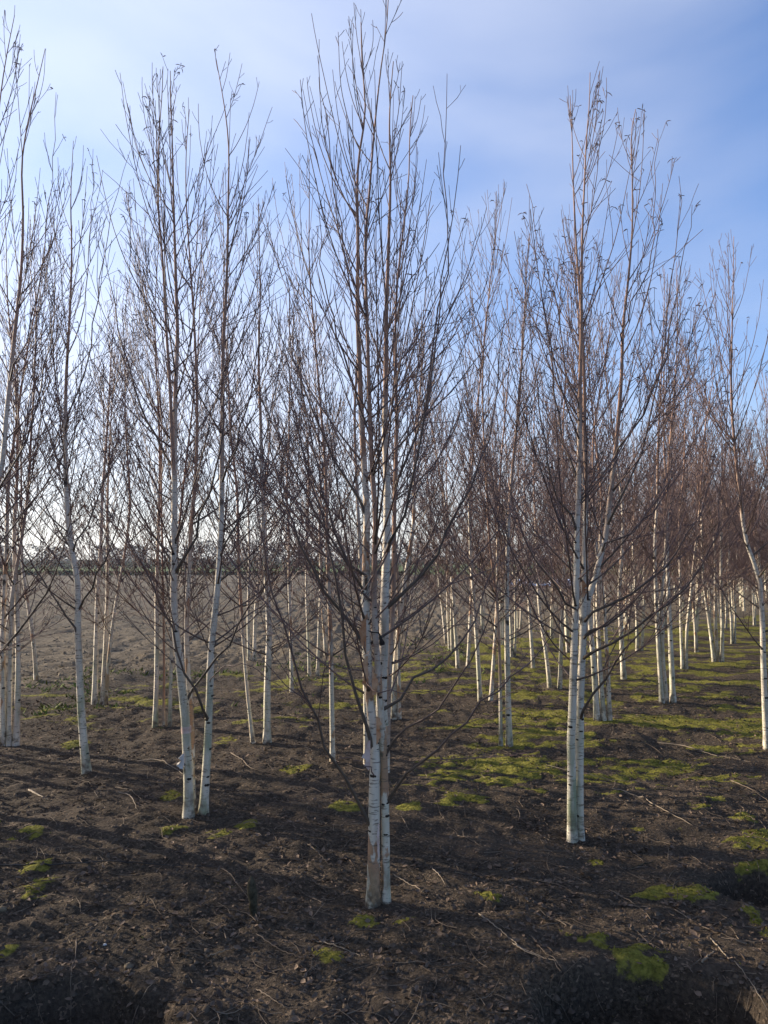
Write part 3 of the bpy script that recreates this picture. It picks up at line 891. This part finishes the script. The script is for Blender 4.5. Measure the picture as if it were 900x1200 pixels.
SECOND = [
    ([([(313, 873), (313, 800), (315, 740), (312, 690), (310, 640)], 10, BARK), ([(297, 873), (289, 810), (283, 745), (276, 650)], 5.5, BARK_PEEL)], 'birch with one white trunk and a thin leaning one, rust stained foot'),
    ([([(597, 872), (594, 790), (592, 700), (593, 620)], 8.5, BARK), ([(587, 868), (584, 760), (580, 700), (572, 640)], 5, BARK_GREEN)], 'twin trunk birch midway between the middle and near right birches'),
    ([([(899, 880), (896, 830), (893, 770), (891, 720), (887, 677), (873, 640), (863, 577), (857, 527), (852, 467), (852, 400)], 8.5, BARK)], 'crooked single trunk birch at the right edge of the photo'),
    ([([(461, 841), (462, 803), (465, 760), (470, 713), (476, 670), (484, 620)], 8.5, BARK_PEEL), ([(468, 840), (467, 760), (466, 690), (462, 620)], 5, BARK_PEEL)], 'orange barked birch half hidden behind the middle birch, right of its trunks'),
    ([([(390, 897), (389, 830), (388, 760), (386, 700), (384, 640)], 7, BARK_PEEL), ([(430, 899), (428, 800), (424, 700), (421, 640)], 8, BARK)], 'birch directly behind the middle birch, thin copper stem showing on its left'),
    ([([(700, 845), (697, 780), (693, 720), (690, 650)], 8, BARK), ([(708, 846), (704, 760), (704, 690), (708, 640)], 7, BARK), ([(715, 845), (712, 770), (708, 700), (700, 640)], 6, BARK_PEEL)], 'three trunk birch close behind the near right birch'),
    ([([(776, 822), (772, 770), (768, 700), (766, 640)], 6.5, BARK), ([(781, 824), (775, 750), (774, 700), (778, 640)], 6, BARK), ([(789, 822), (790, 730), (791, 660), (795, 580)], 7.5, BARK)], 'three trunk birch on moss in the gap right of the near right birch'),
    ([([(182, 849), (183, 760), (182, 700), (183, 620)], 7, BARK_GREEN), ([(192, 848), (192, 760), (190, 650)], 3.5, BARK_PEEL), ([(199, 848), (201, 790), (204, 700), (212, 620)], 5, BARK)], 'birch with a thin red stem just left of the near left birch'),
    ([([(111, 822), (112, 750), (113, 690), (116, 640)], 7.5, BARK), ([(120, 823), (121, 760), (121, 700), (119, 640)], 7, BARK), ([(124, 822), (128, 760), (136, 700), (146, 640)], 5, BARK_PEEL)], 'three trunk birch at the field edge, right of the slender leaning birch'),
    ([([(43, 796), (41, 750), (38, 720), (32, 660)], 5.5, BARK_PEEL)], 'farthest left birch, single cream trunk against the bare field'),
    ([([(4, 871), (3, 800), (4, 720), (8, 640)], 8, BARK_PEEL), ([(11, 869), (12, 780), (16, 690), (25, 635), (32, 590)], 7, BARK), ([(19, 867), (20, 780), (17, 700), (13, 630)], 8, BARK)], 'three trunk birch at the left edge with orange peeling flakes'),
    ([([(292, 775), (291, 720), (292, 660)], 5, BARK), ([(298, 775), (298, 720), (302, 660)], 5, BARK)], 'small paired birch at the field edge right of the near left birch'),
    ([([(363, 793), (361, 740), (359, 680)], 5, BARK), ([(372, 793), (374, 730), (376, 670)], 4.5, BARK)], 'paired birch at the field edge left of the middle birch'),
    ([([(382, 768), (379, 730), (375, 670)], 4.5, BARK_PEEL)], 'thin lone birch at the field edge seen through low branches of the middle birch'),
    ([([(342, 814), (341, 760), (338, 680)], 5, BARK_PEEL)], 'slim brown birch standing left of the paired field edge birch'),
    ([([(563, 821), (560, 770), (556, 710), (551, 640)], 6.5, BARK), ([(575, 822), (579, 775), (584, 700)], 5.5, BARK_PEEL)], 'two trunk birch with spreading stems left of the twin trunk birch'),
    ([([(537, 784), (533, 730), (530, 685), (524, 630)], 5.5, BARK), ([(548, 784), (551, 730), (553, 680)], 5, BARK_PEEL)], 'pale leaning birch just right of the bare gap behind the middle birch'),
    ([([(523, 754), (518, 710), (513, 670), (506, 620)], 4.5, BARK)], 'thin birch leaning left at the far field edge behind the middle birch'),
    ([([(645, 808), (640, 760), (635, 725), (632, 650)], 6, BARK), ([(656, 807), (658, 740), (660, 680)], 5.5, BARK)], 'two trunk birch just left of the near right birch'),
    ([([(625, 785), (623, 740), (621, 680)], 5, BARK)], 'single white birch farther back between the two trunk and twin trunk birches'),
    ([([(731, 796), (728, 740), (726, 690), (730, 640)], 7, BARK)], 'straight single white birch right of the near right birch'),
    ([([(800, 784), (798, 740), (797, 690)], 4.5, BARK), ([(804, 785), (803, 740), (806, 690)], 4.5, BARK)], 'paired birch behind the three trunk birch on the moss'),
    ([([(837, 776), (831, 730), (825, 690), (822, 650)], 5, BARK), ([(841, 777), (838, 730), (837, 680)], 5, BARK_PEEL), ([(846, 776), (846, 730), (844, 680)], 5, BARK)], 'fan of three stems on the bright moss left of the crooked right edge birch'),
    ([([(747, 760), (746, 720), (744, 680)], 4.5, BARK), ([(752, 760), (753, 710)], 4, BARK)], 'distant paired birch right of the straight single white birch'),
]
used = []
for k, (st, lab) in enumerate(SECOND):
    fy = max(s[0][0][1] for s in st)
    second(st, lab, 100 + k, 4.7 if k != 2 else 4.5, split=(k in (2,)), dens=0.072 if fy > 830 else 0.078, twig=1.1, cat=110 if st[0][0][0][0] > 560 else 60)
    p = gpt(np.mean([s[0][0][0] for s in st]), fy); used.append((p[0], p[1]))
for q in ((444, 1055), (675, 978), (228, 960), (101, 908), (-105, 940)):
    p = gpt(*q); used.append((p[0], p[1]))


# ---- rows farther back: a few kinds, copied
def variant(seed, ns):
    rng = np.random.RandomState(seed)
    stems = []
    for s in range(ns):
        a = rng.uniform(0, 6.28)
        off = np.array([math.cos(a), math.sin(a), 0]) * 0.06 * (ns > 1)
        lean = np.array([math.cos(a), math.sin(a), 0]) * rng.uniform(0.02, 0.09) + np.array([rng.normal(0, .02), rng.normal(0, .02), 0])
        H = rng.uniform(4.1, 4.9)
        z = np.linspace(-0.03, H, 9)
        pts = off[None] + lean[None] * z[:, None] * (1 - 0.06 * z[:, None]) + np.array([[0, 0, 1.0]]) * z[:, None]
        pts[1:, :2] += rng.normal(0, 0.022, (8, 2))
        stems.append((spline(pts, 20), rng.uniform(0.020, 0.028), [BARK, BARK, BARK_PEEL, BARK_GREEN][rng.randint(4)], 1))
    return make_tree('birch_tree', (0, 0, 0), stems, 'x', None, seed, (), False, 0.095, 1.04, 70, 0.0023, 1.1, sides=7, h0=0.7)[0]


kinds = [variant(500 + k, ns) for k, ns in enumerate((3, 2, 3, 1, 4, 2))]
kind_used = [False] * len(kinds)


def place_copy(k, x, y, rot, sc, label, group):
    if not kind_used[k]:
        o = kinds[k]; kind_used[k] = True
    else:
        o = kinds[k].copy(); C.objects.link(o)
        for ch in kinds[k].children:
            c = ch.copy(); C.objects.link(c); c.parent = o
    o.location = (x, y, float(ground_z(x, y, False)))
    o.rotation_euler = (0, 0, rot)
    o.scale = (sc, sc, sc)
    tag(o, label, 'birch tree', group)


rng = np.random.RandomState(77)
cand = []
for col in range(-16, 36):
    x0 = col * 1.1
    ph = 3.8 if col % 2 == 0 else 4.85
    for j in range(-3, 30):
        x = x0 + rng.normal(0, 0.12); y = ph + 2.1 * j + rng.normal(0, 0.18)
        if y > EDGE(x) + 2.2 * (x > 1) + (0.7 * max(0, x - 2)): continue
        if x < -10 or y > 44 or y < -1.5: continue
        infr = abs(x) < 0.56 * y + 0.2
        if infr and y < 11.5 and x < 5.2: continue
        if infr and x < 1.0: continue
        if not infr and x > 0 and abs(x) > 0.56 * y + 3.5: continue
        if x * x + y * y < 6.0: continue
        if min((x - a) ** 2 + (y - b_) ** 2 for a, b_ in used) < 1.0: continue
        cand.append((x, y, infr))
for x, y, infr in sorted(cand, key=lambda c: c[1]):
    if infr:
        lab, grp = 'white stemmed birch far back in the dense rows on the right', 'birches far back in the rows on the right'
    elif x < 0:
        lab, grp = 'bare birch in the rows beyond the left edge of the photo', 'birches beyond the left edge'
    else:
        lab, grp = 'bare birch in the rows beyond the right edge of the photo', 'birches beyond the right edge'
    place_copy(rng.randint(len(kinds)), x, y, rng.uniform(0, 6.28), rng.uniform(0.92, 1.06), lab, grp)
print('copied birches', len(cand))

# ------------------------------------------------------------------ litter on the ground


def in_view(x, y, m=0.1):
    return np.abs(x) < 0.52 * y + m


def scatter(rng, n, y0, y1, power=1.0):
    y = y0 + (y1 - y0) * rng.rand(n) ** power
    x = (rng.rand(n) * 2 - 1) * (0.54 * y + 0.3)
    return x, y


def clods(name, n, y0, y1, r0, r1, mat, seed, cond):
    rng = np.random.RandomState(seed)
    x, y = scatter(rng, n, y0, y1, 1.3)
    k = cond(x, y, rng)
    x, y = x[k], y[k]; n = len(x)
    # octahedron-like lump: 6 + 8 verts of a squashed cube-sphere
    dirs = np.array([[1, 0, 0], [0.3, 0.95, 0], [-0.8, 0.6, 0], [-0.8, -0.6, 0], [0.3, -0.95, 0], [0.5, 0.2, 0.8], [-0.3, 0.5, 0.8], [-0.3, -0.5, 0.8], [0.1, 0.0, 1.05]])
    F = np.array([[0, 1, 5], [1, 6, 5], [1, 2, 6], [2, 7, 6], [2, 3, 7], [3, 4, 7], [4, 5, 7], [4, 0, 5], [5, 6, 8], [6, 7, 8], [7, 5, 8]])
    s = (r0 + (r1 - r0) * rng.rand(n) ** 3)
    a = rng.uniform(0, 6.28, n)
    D = dirs[None] * rng.uniform(0.6, 1.3, (n, 9, 1)) * s[:, None, None]
    D = D * np.stack([rng.uniform(0.8, 1.6, n), np.ones(n), rng.uniform(0.5, 1.0, n)], 1)[:, None]
    ca, sa = np.cos(a)[:, None], np.sin(a)[:, None]
    V = np.stack([D[..., 0] * ca - D[..., 1] * sa, D[..., 0] * sa + D[..., 1] * ca, D[..., 2]], 2)
    V += np.stack([x, y, ground_z(x, y) - s * 0.25], 1)[:, None]
    FF = (F[None] + (np.arange(n) * 9)[:, None, None]).reshape(-1, 3)
    tag(link(name, mesh_from(name, V.reshape(-1, 3), FF, mat)), kind='stuff')


clods('soil_crumbs', 32000, 2.3, 12, 0.003, 0.017, CLOD, 1, lambda x, y, r: r.rand(len(x)) > moss_mask(x, y) * 0.9)
clods('field_clods', 26000, 9, 48, 0.010, 0.045, CLODF, 2, lambda x, y, r: y > EDGE(x) - 0.6 + r.rand(len(x)) * 1.5)


def leaves(name, n, seed):
    rng = np.random.RandomState(seed)
    x, y = scatter(rng, n, 2.3, 9.5, 1.1)
    k = (vnoise(x, y, 2.1) * 0.6 + vnoise(x, y, 6) * 0.4 + rng.normal(0, 0.12, n)) > 0.50
    x, y = x[k], y[k]; n = len(x)
    # an ovate leaf: 8 points folded along the midrib
    L = np.array([[-0.5, 0, 0], [-0.2, 0.30, 0.10], [0.15, 0.26, 0.12], [0.55, 0, 0.06], [0.15, -0.26, 0.12], [-0.2, -0.30, 0.10], [-0.1, 0, 0.0], [0.2, 0, 0.02]])
    F = np.array([[0, 6, 1, 1], [6, 7, 2, 1], [7, 3, 2, 2], [0, 5, 6, 6], [5, 4, 7, 6], [4, 3, 7, 7]])
    T = np.array([[0, 6, 1], [6, 7, 2], [6, 2, 1], [7, 3, 2], [0, 5, 6], [5, 4, 7], [5, 7, 6], [4, 3, 7]])
    s = rng.uniform(0.012, 0.036, n)
    D = L[None] * np.stack([s, s * rng.uniform(0.6, 1.2, n), s * rng.uniform(0.3, 2.6, n)], 1)[:, None]
    D = D + np.stack([np.zeros((n, 8)), np.zeros((n, 8)), (D[..., 0] ** 2) * rng.uniform(-5, 16, (n, 1))], 2)
    a, tl, rl = rng.uniform(0, 6.28, n)[:, None], rng.normal(0, 0.35, n)[:, None], rng.normal(0, 0.35, n)[:, None]
    X, Yy, Z = D[..., 0], D[..., 1], D[..., 2]
    X, Z = X * np.cos(tl) - Z * np.sin(tl), X * np.sin(tl) + Z * np.cos(tl)
    Yy, Z = Yy * np.cos(rl) - Z * np.sin(rl), Yy * np.sin(rl) + Z * np.cos(rl)
    V = np.stack([X * np.cos(a) - Yy * np.sin(a), X * np.sin(a) + Yy * np.cos(a), Z], 2)
    V += np.stack([x, y, ground_z(x, y) + 0.006], 1)[:, None]
    FF = (T[None] + (np.arange(n) * 8)[:, None, None]).reshape(-1, 3)
    tag(link(name, mesh_from(name, V.reshape(-1, 3), FF, LEAF)), kind='stuff')


leaves('leaf_litter', 15000, 3)


def twig_litter(name, n, seed):
    rng = np.random.RandomState(seed)
    x, y = scatter(rng, n, 2.4, 11, 1.1)
    L = 0.04 + 0.26 * rng.rand(n) ** 2.2
    a = rng.uniform(0, math.pi, n)
    s = np.linspace(-0.5, 0.5, 5)[None]
    c = rng.normal(0, 0.5, n)[:, None]
    px = x[:, None] + L[:, None] * (s * np.cos(a)[:, None] - c * (s * s) * np.sin(a)[:, None])
    py = y[:, None] + L[:, None] * (s * np.sin(a)[:, None] + c * (s * s) * np.cos(a)[:, None])
    pz = ground_z(px, py) + 0.004 + rng.rand(n, 5) * 0.008
    r = np.linspace(1, 0.4, 5)[None] * (0.0012 + 0.0016 * rng.rand(n))[:, None]
    V, F, _ = tubes(np.stack([px, py, pz], 2), r, 4)
    tag(link(name, mesh_from(name, V, F, DEADTWIG)), kind='stuff')


twig_litter('twig_litter', 2400, 4)


def blades(name, n, y0, y1, mat, seed, h0, h1, cond, wid=0.3, lean=0.8):
    rng = np.random.RandomState(seed)
    x, y = scatter(rng, n, y0, y1, 1.3)
    k = cond(x, y, rng)
    x, y = x[k], y[k]; n = len(x)
    h = rng.uniform(h0, h1, n)
    a = rng.uniform(0, 6.28, n)
    w = h * wid
    o = np.stack([x, y, ground_z(x, y) - 0.003], 1)
    sd = np.stack([np.cos(a), np.sin(a), np.zeros(n)], 1) * w[:, None]
    b2 = a + rng.normal(0, 1.0, n)
    tip = np.stack([np.sin(b2) * lean, np.cos(b2) * lean, np.ones(n)], 1) * h[:, None] * rng.uniform(0.5, 1, n)[:, None]
    V = np.stack([o - sd, o + sd, o + sd * 0.5 + tip * 0.65, o + tip], 1)
    FF = (np.array([[0, 1, 2, 3]])[None] + (np.arange(n) * 4)[:, None, None]).reshape(-1, 4)
    tag(link(name, mesh_from(name, V.reshape(-1, 3), FF, mat)), kind='stuff')


blades('moss', 150000, 2.5, 13, MOSS, 5, 0.005, 0.014, lambda x, y, r: moss_mask(x, y) + 1.1 * (vnoise(x, y, 19) - 0.5) > 0.45 + 0.35 * r.rand(len(x)), 0.35, 1.0)
blades('weeds', 26000, 7.5, 16, WEED, 6, 0.02, 0.08,
       lambda x, y, r: (x < 1.5) & ((vnoise(x, y, 1.6) * 0.6 + vnoise(x, y, 5) * 0.4) > 0.50 + 0.16 * np.abs(y - EDGE(x) + 1.4) * 0.5 + 0.06 * r.rand(len(x))), 0.22, 1.1)


# ---- larger fallen twigs, each its own thing
def fallen(px, r_px, label, mat=DEADTWIG, lift=0.006, name='fallen_twig', cat='twig'):
    pts = []
    for a, b in px:
        p = gpt(a, b)
        pts.append([p[0], p[1], float(ground_z(p[0], p[1])) + lift])
    pts = np.array(pts)
    n = 6 * len(pts)
    P = spline(pts, n)
    P[:, 2] = np.maximum(P[:, 2], ground_z(P[:, 0], P[:, 1]) + 0.002)
    P[1:-1] += np.random.RandomState(abs(int(px[0][0])) + 1).normal(0, 0.0015, P[1:-1].shape)
    c = P[0].copy()
    r = 0.55 * np.linspace(1, 0.45, n) * r_px * P[:, 1].mean() / FPX
    r[0] *= 0.3; r[-1] = 0.0004
    V, F, _ = tubes((P - c)[None], r[None], 6)
    return tag(link(name, mesh_from(name, V, F, mat), loc=c), label, cat)


TWIGS = [
    ([(560, 1068), (585, 1092), (612, 1112), (640, 1127)], 1.6, 'pale bare twig on the soil right of the middle birch foot', PALETWIG),
    ([(714, 1040), (745, 1062), (768, 1082)], 1.0, 'short thin twig on the dark soil left of the mossy hump'),
    ([(790, 1067), (830, 1090), (870, 1105), (900, 1110)], 1.3, 'long grey twig running off the right edge'),
    ([(832, 1100), (855, 1125), (880, 1155), (900, 1180)], 1.7, 'long straight pale twig above the right hand pit', PALETWIG),
    ([(600, 1107), (620, 1118), (640, 1127), (652, 1135)], 1.4, 'twig lying end to end with the pale bare twig', PALETWIG),
    ([(716, 923), (745, 930), (775, 948), (812, 968)], 1.4, 'curved twig on the bare soil right of the near right birch', PALETWIG),
    ([(855, 914), (885, 930), (905, 945)], 1.1, 'thin twig near the mossy patches at the right edge'),
    ([(33, 927), (43, 934), (57, 942)], 2.4, 'stout pale stick on the soil far left', PALETWIG),
    ([(136, 935), (148, 938), (158, 950), (160, 958)], 1.2, 'hooked pale twig left of the near left birch', PALETWIG),
    ([(134, 925), (150, 932), (166, 943)], 1.2, 'short twig just above the hooked pale twig'),
    ([(160, 891), (180, 892), (203, 900), (215, 908)], 1.5, 'pale twig reaching the foot of the near left birch', PALETWIG),
    ([(258, 1020), (268, 1026), (280, 1038), (291, 1050)], 1.2, 'thin twig leaning from the pipe end to the short stake'),
    ([(460, 1022), (478, 1030), (490, 1040), (497, 1046)], 1.3, 'curved twig beside the right trunk of the middle birch', PALETWIG),
    ([(506, 1018), (516, 1028), (522, 1038)], 1.1, 'small pale twig right of the middle birch', PALETWIG),
    ([(300, 1092), (325, 1105), (350, 1117), (368, 1122)], 1.2, 'twig on the shaded soil between the pits'),
    ([(365, 1096), (395, 1106), (420, 1114), (428, 1119)], 1.3, 'pale twig in front of the middle birch', PALETWIG),
    ([(300, 1150), (318, 1164), (335, 1175), (352, 1178)], 1.3, 'twig low in the foreground left of centre'),
    ([(90, 1095), (88, 1115), (84, 1135), (82, 1152), (74, 1175)], 1.3, 'long upright twig at the rim of the left hand pit'),
    ([(243, 1115), (262, 1112), (277, 1104)], 1.5, 'short crooked twig on the soil below the short stake', PALETWIG),
    ([(739, 1152), (748, 1165), (753, 1180)], 1.5, 'pale twig slanting into the right hand pit', PALETWIG),
    ([(360, 995), (372, 1003), (384, 1013)], 1.0, 'small twig touching the left trunk of the middle birch'),
    ([(535, 978), (552, 986), (566, 997)], 1.1, 'pinkish twig on the soil between middle and near right birch'),
    ([(738, 1013), (755, 1008), (768, 1004)], 1.9, 'dark short stick on the soil right of the near right birch', STAKE),
    ([(822, 1132), (830, 1122), (838, 1115)], 2.2, 'pale curled strip standing beside the long straight twig', PALETWIG),
    ([(270, 885), (282, 893), (300, 908), (322, 912)], 1.2, 'forked looking twig between near left and middle birch'),
    ([(440, 1186), (452, 1178), (470, 1172)], 1.0, 'thin twig at the bottom edge in the middle'),
    ([(640, 898), (680, 905), (730, 910), (775, 915)], 1.0, 'long thin stalk behind the near right birch', PALETWIG),
    ([(770, 868), (800, 872), (840, 884), (880, 893)], 1.1, 'pale stalk on the moss at right', PALETWIG),
]
for tw in TWIGS:
    fallen(tw[0], tw[1], tw[2], tw[3] if len(tw) > 3 else DEADTWIG)
fallen([(-30, 1017), (60, 1017), (130, 1016), (200, 1019), (256, 1020)], 1.6, 'thin black irrigation pipe lying on the soil at left', PIPE, 0.012, 'irrigation_pipe', 'pipe')


# ---- the short dark stake
def stake():
    b = on_ground(297, 1068)
    b[2] = float(ground_z(b[0], b[1]))
    top = at(294, 1028, b[1]) - b
    P = spline([np.array([0, 0, -0.03]), top * 0.35 + np.array([0.004, 0, 0]), top * 0.75, top], 10)
    r = np.array([0.012, 0.013, 0.016, 0.019, 0.021, 0.022, 0.022, 0.021, 0.018, 0.006])
    V, F, _ = tubes(P[None], r[None], 10)
    V += (vnoise(V[:, 0] * 40, V[:, 2] * 40, 1)[:, None] - 0.5) * 0.006
    cap = np.arange(10)[None] + 90
    tag(link('stake', mesh_from('stake', V, [F, cap], STAKE), loc=b), 'short dark mossy stake standing in the soil left of the middle birch', 'stake')


stake()


def stone(px, py, s, label, mat, seed, flat=0.6):
    rng = np.random.RandomState(seed)
    p = gpt(px, py)
    z = float(ground_z(p[0], p[1]))
    n, m = 14, 9
    th = np.linspace(0, math.pi, m)[:, None]; ph = (np.arange(n) * 2 * math.pi / n)[None]
    D = np.stack([np.sin(th) * np.cos(ph), np.sin(th) * np.sin(ph), np.cos(th) + 0 * ph], 2)
    rr = 1 + 0.45 * (vnoise(D[..., 0] * 1.5 + seed, D[..., 1] * 1.5 + D[..., 2], 1.6) - 0.5) + 0.25 * (vnoise(D[..., 0] * 4 + seed, D[..., 2] * 4 + D[..., 1], 1.3) - 0.5)
    V = D * rr[..., None] * np.array([s, s * 0.8, s * flat])
    i = (np.arange(m - 1)[:, None] * n + np.arange(n)[None]).ravel()
    j = (np.arange(m - 1)[:, None] * n + (np.arange(n)[None] + 1) % n).ravel()
    F = np.stack([i, i + n, j + n, j], 1)
    tag(link('stone', mesh_from('stone', V.reshape(-1, 3), F, mat), loc=(p[0], p[1], z + s * flat * 0.4)), label, 'stone')


stone(806, 1215, 0.075, 'brown angular lump lying in the right hand pit', STONE, 3, 0.7)
stone(152, 1121, 0.020, 'small grey pebble on the shaded soil near the left hand pit', CLODF, 5)
stone(123, 1101, 0.008, 'tiny white pebble on the shaded soil at left', PEEL_WHITE, 6)
stone(720, 1140, 0.018, 'rust coloured chip at the rim of the right hand pit', STONE, 8, 0.3)
stone(3, 1066, 0.022, 'flat grey stone at the left edge', CLODF, 9)

# ------------------------------------------------------------------ far distance


def hedge_row(x0, x1, y, h, label, seed):
    """a low dark nursery row built from many small leaf faces on a stem line"""
    rng = np.random.RandomState(seed)
    L = x1 - x0
    n = int(L * 75)
    x = rng.uniform(0, L, n)
    top = h * (0.65 + 0.5 * vnoise(x + seed * 9, x * 0, 0.9))
    z = top * rng.rand(n) ** 0.7
    yy = rng.normal(0, 0.25, n)
    s = rng.uniform(0.06, 0.16, n)
    Q = rng.normal(0, 1, (n, 4, 3)); Q[:, 2] = -Q[:, 0] * 0.9; Q[:, 3] = -Q[:, 1] * 0.9
    V = np.stack([x, yy, z], 1)[:, None] + Q * s[:, None, None] * 0.8
    F = np.arange(n * 4).reshape(n, 4)
    tag(link('hedge_row', mesh_from('hedge_row', V.reshape(-1, 3), F, HEDGE, smooth=False), loc=(x0, y, 0)), label, 'hedge')


hedge_row(-80, 2, 72, 0.38, 'low dark row of young plants along the near side of the far grass', 1)
hedge_row(-95, -6, 112, 0.8, 'second dark nursery row across the far grass', 2)
hedge_row(-110, 10, 145, 1.0, 'third dark nursery row across the far grass', 3)
hedge_row(-140, 90, 185, 1.5, 'farthest tall nursery row in front of the woodland', 4)


def woodland():
    rng = np.random.RandomState(9)
    V, n_all = [], 0
    xs = np.arange(-240, 240, 1.9)
    for x in xs:
        y = 245 + rng.uniform(-25, 25)
        h = 4.7 + 1.8 * vnoise(x, 0, 0.03) + 1.2 * rng.rand() ** 3
        w = h * rng.uniform(0.5, 0.8)
        n = 300
        th = rng.uniform(0, 6.28, n); rr = np.sqrt(rng.rand(n)) * w; zz = h * rng.rand(n) ** 1.1
        shape = np.sqrt(np.clip(1 - (np.clip(zz / h - 0.35, 0, 1) / 0.68) ** 2, 0.02, 1))
        o = np.stack([x + rr * np.cos(th) * shape, y + rr * np.sin(th) * shape, zz], 1)
        s = rng.uniform(0.10, 0.34, n)
        Q = rng.normal(0, 1, (n, 4, 3)); Q[:, 2] = -Q[:, 0] * 0.8; Q[:, 3] = -Q[:, 1] * 0.8
        V.append((o[:, None] + Q * s[:, None, None] * 0.75).reshape(-1, 3)); n_all += n
    V = np.concatenate(V)
    tag(link('woodland', mesh_from('woodland', V, np.arange(n_all * 4).reshape(-1, 4), WOOD, smooth=False)), 'far low band of leafless trees along the horizon', 'woodland', kind='stuff')


woodland()


def far_sheet():
    b = np.array([7.1, 44.0, 0.05])
    n, m = 60, 7
    x = np.linspace(0, 4.5, n)
    a = np.linspace(0, math.pi, m)
    h = 0.30 * (0.25 + 0.9 * sstep(0.35, 0.6, vnoise(x * 1.0, x * 0, 1.7)))
    V = np.stack([np.repeat(x, m), np.tile(-np.cos(a) * 0.5, n), (h[:, None] * np.sin(a)[None]).ravel()], 1)
    i = (np.arange(n - 1)[:, None] * m + np.arange(m - 1)[None]).ravel()
    F = np.stack([i, i + 1, i + m + 1, i + m], 1)
    tag(link('fleece_cover', mesh_from('fleece_cover', V, F, SHEET), loc=b), 'low white crop cover lying far off, glimpsed left of the near right birch', 'crop cover')


far_sheet()


# ------------------------------------------------------------------ light winter haze
hv = np.array([[sx, sy, sz] for sz in (-1.6, 13.0) for sy in (-310, 720) for sx in (-640, 640)], float)
hf = np.array([[0, 2, 3, 1], [4, 5, 7, 6], [0, 1, 5, 4], [2, 6, 7, 3], [0, 4, 6, 2], [1, 3, 7, 5]])
hm = bpy.data.materials.new('haze')
hm.use_nodes = True
hn = hm.node_tree.nodes
hn.remove(hn['Principled BSDF'])
pv = hn.new('ShaderNodeVolumePrincipled')
pv.inputs['Color'].default_value = (0.86, 0.92, 1.0, 1)
pv.inputs['Density'].default_value = 0.0005
pv.inputs['Anisotropy'].default_value = 0.2
hm.node_tree.links.new(pv.outputs[0], hn['Material Output'].inputs['Volume'])
tag(link('haze', mesh_from('haze', hv, hf, hm, smooth=False)), kind='stuff')
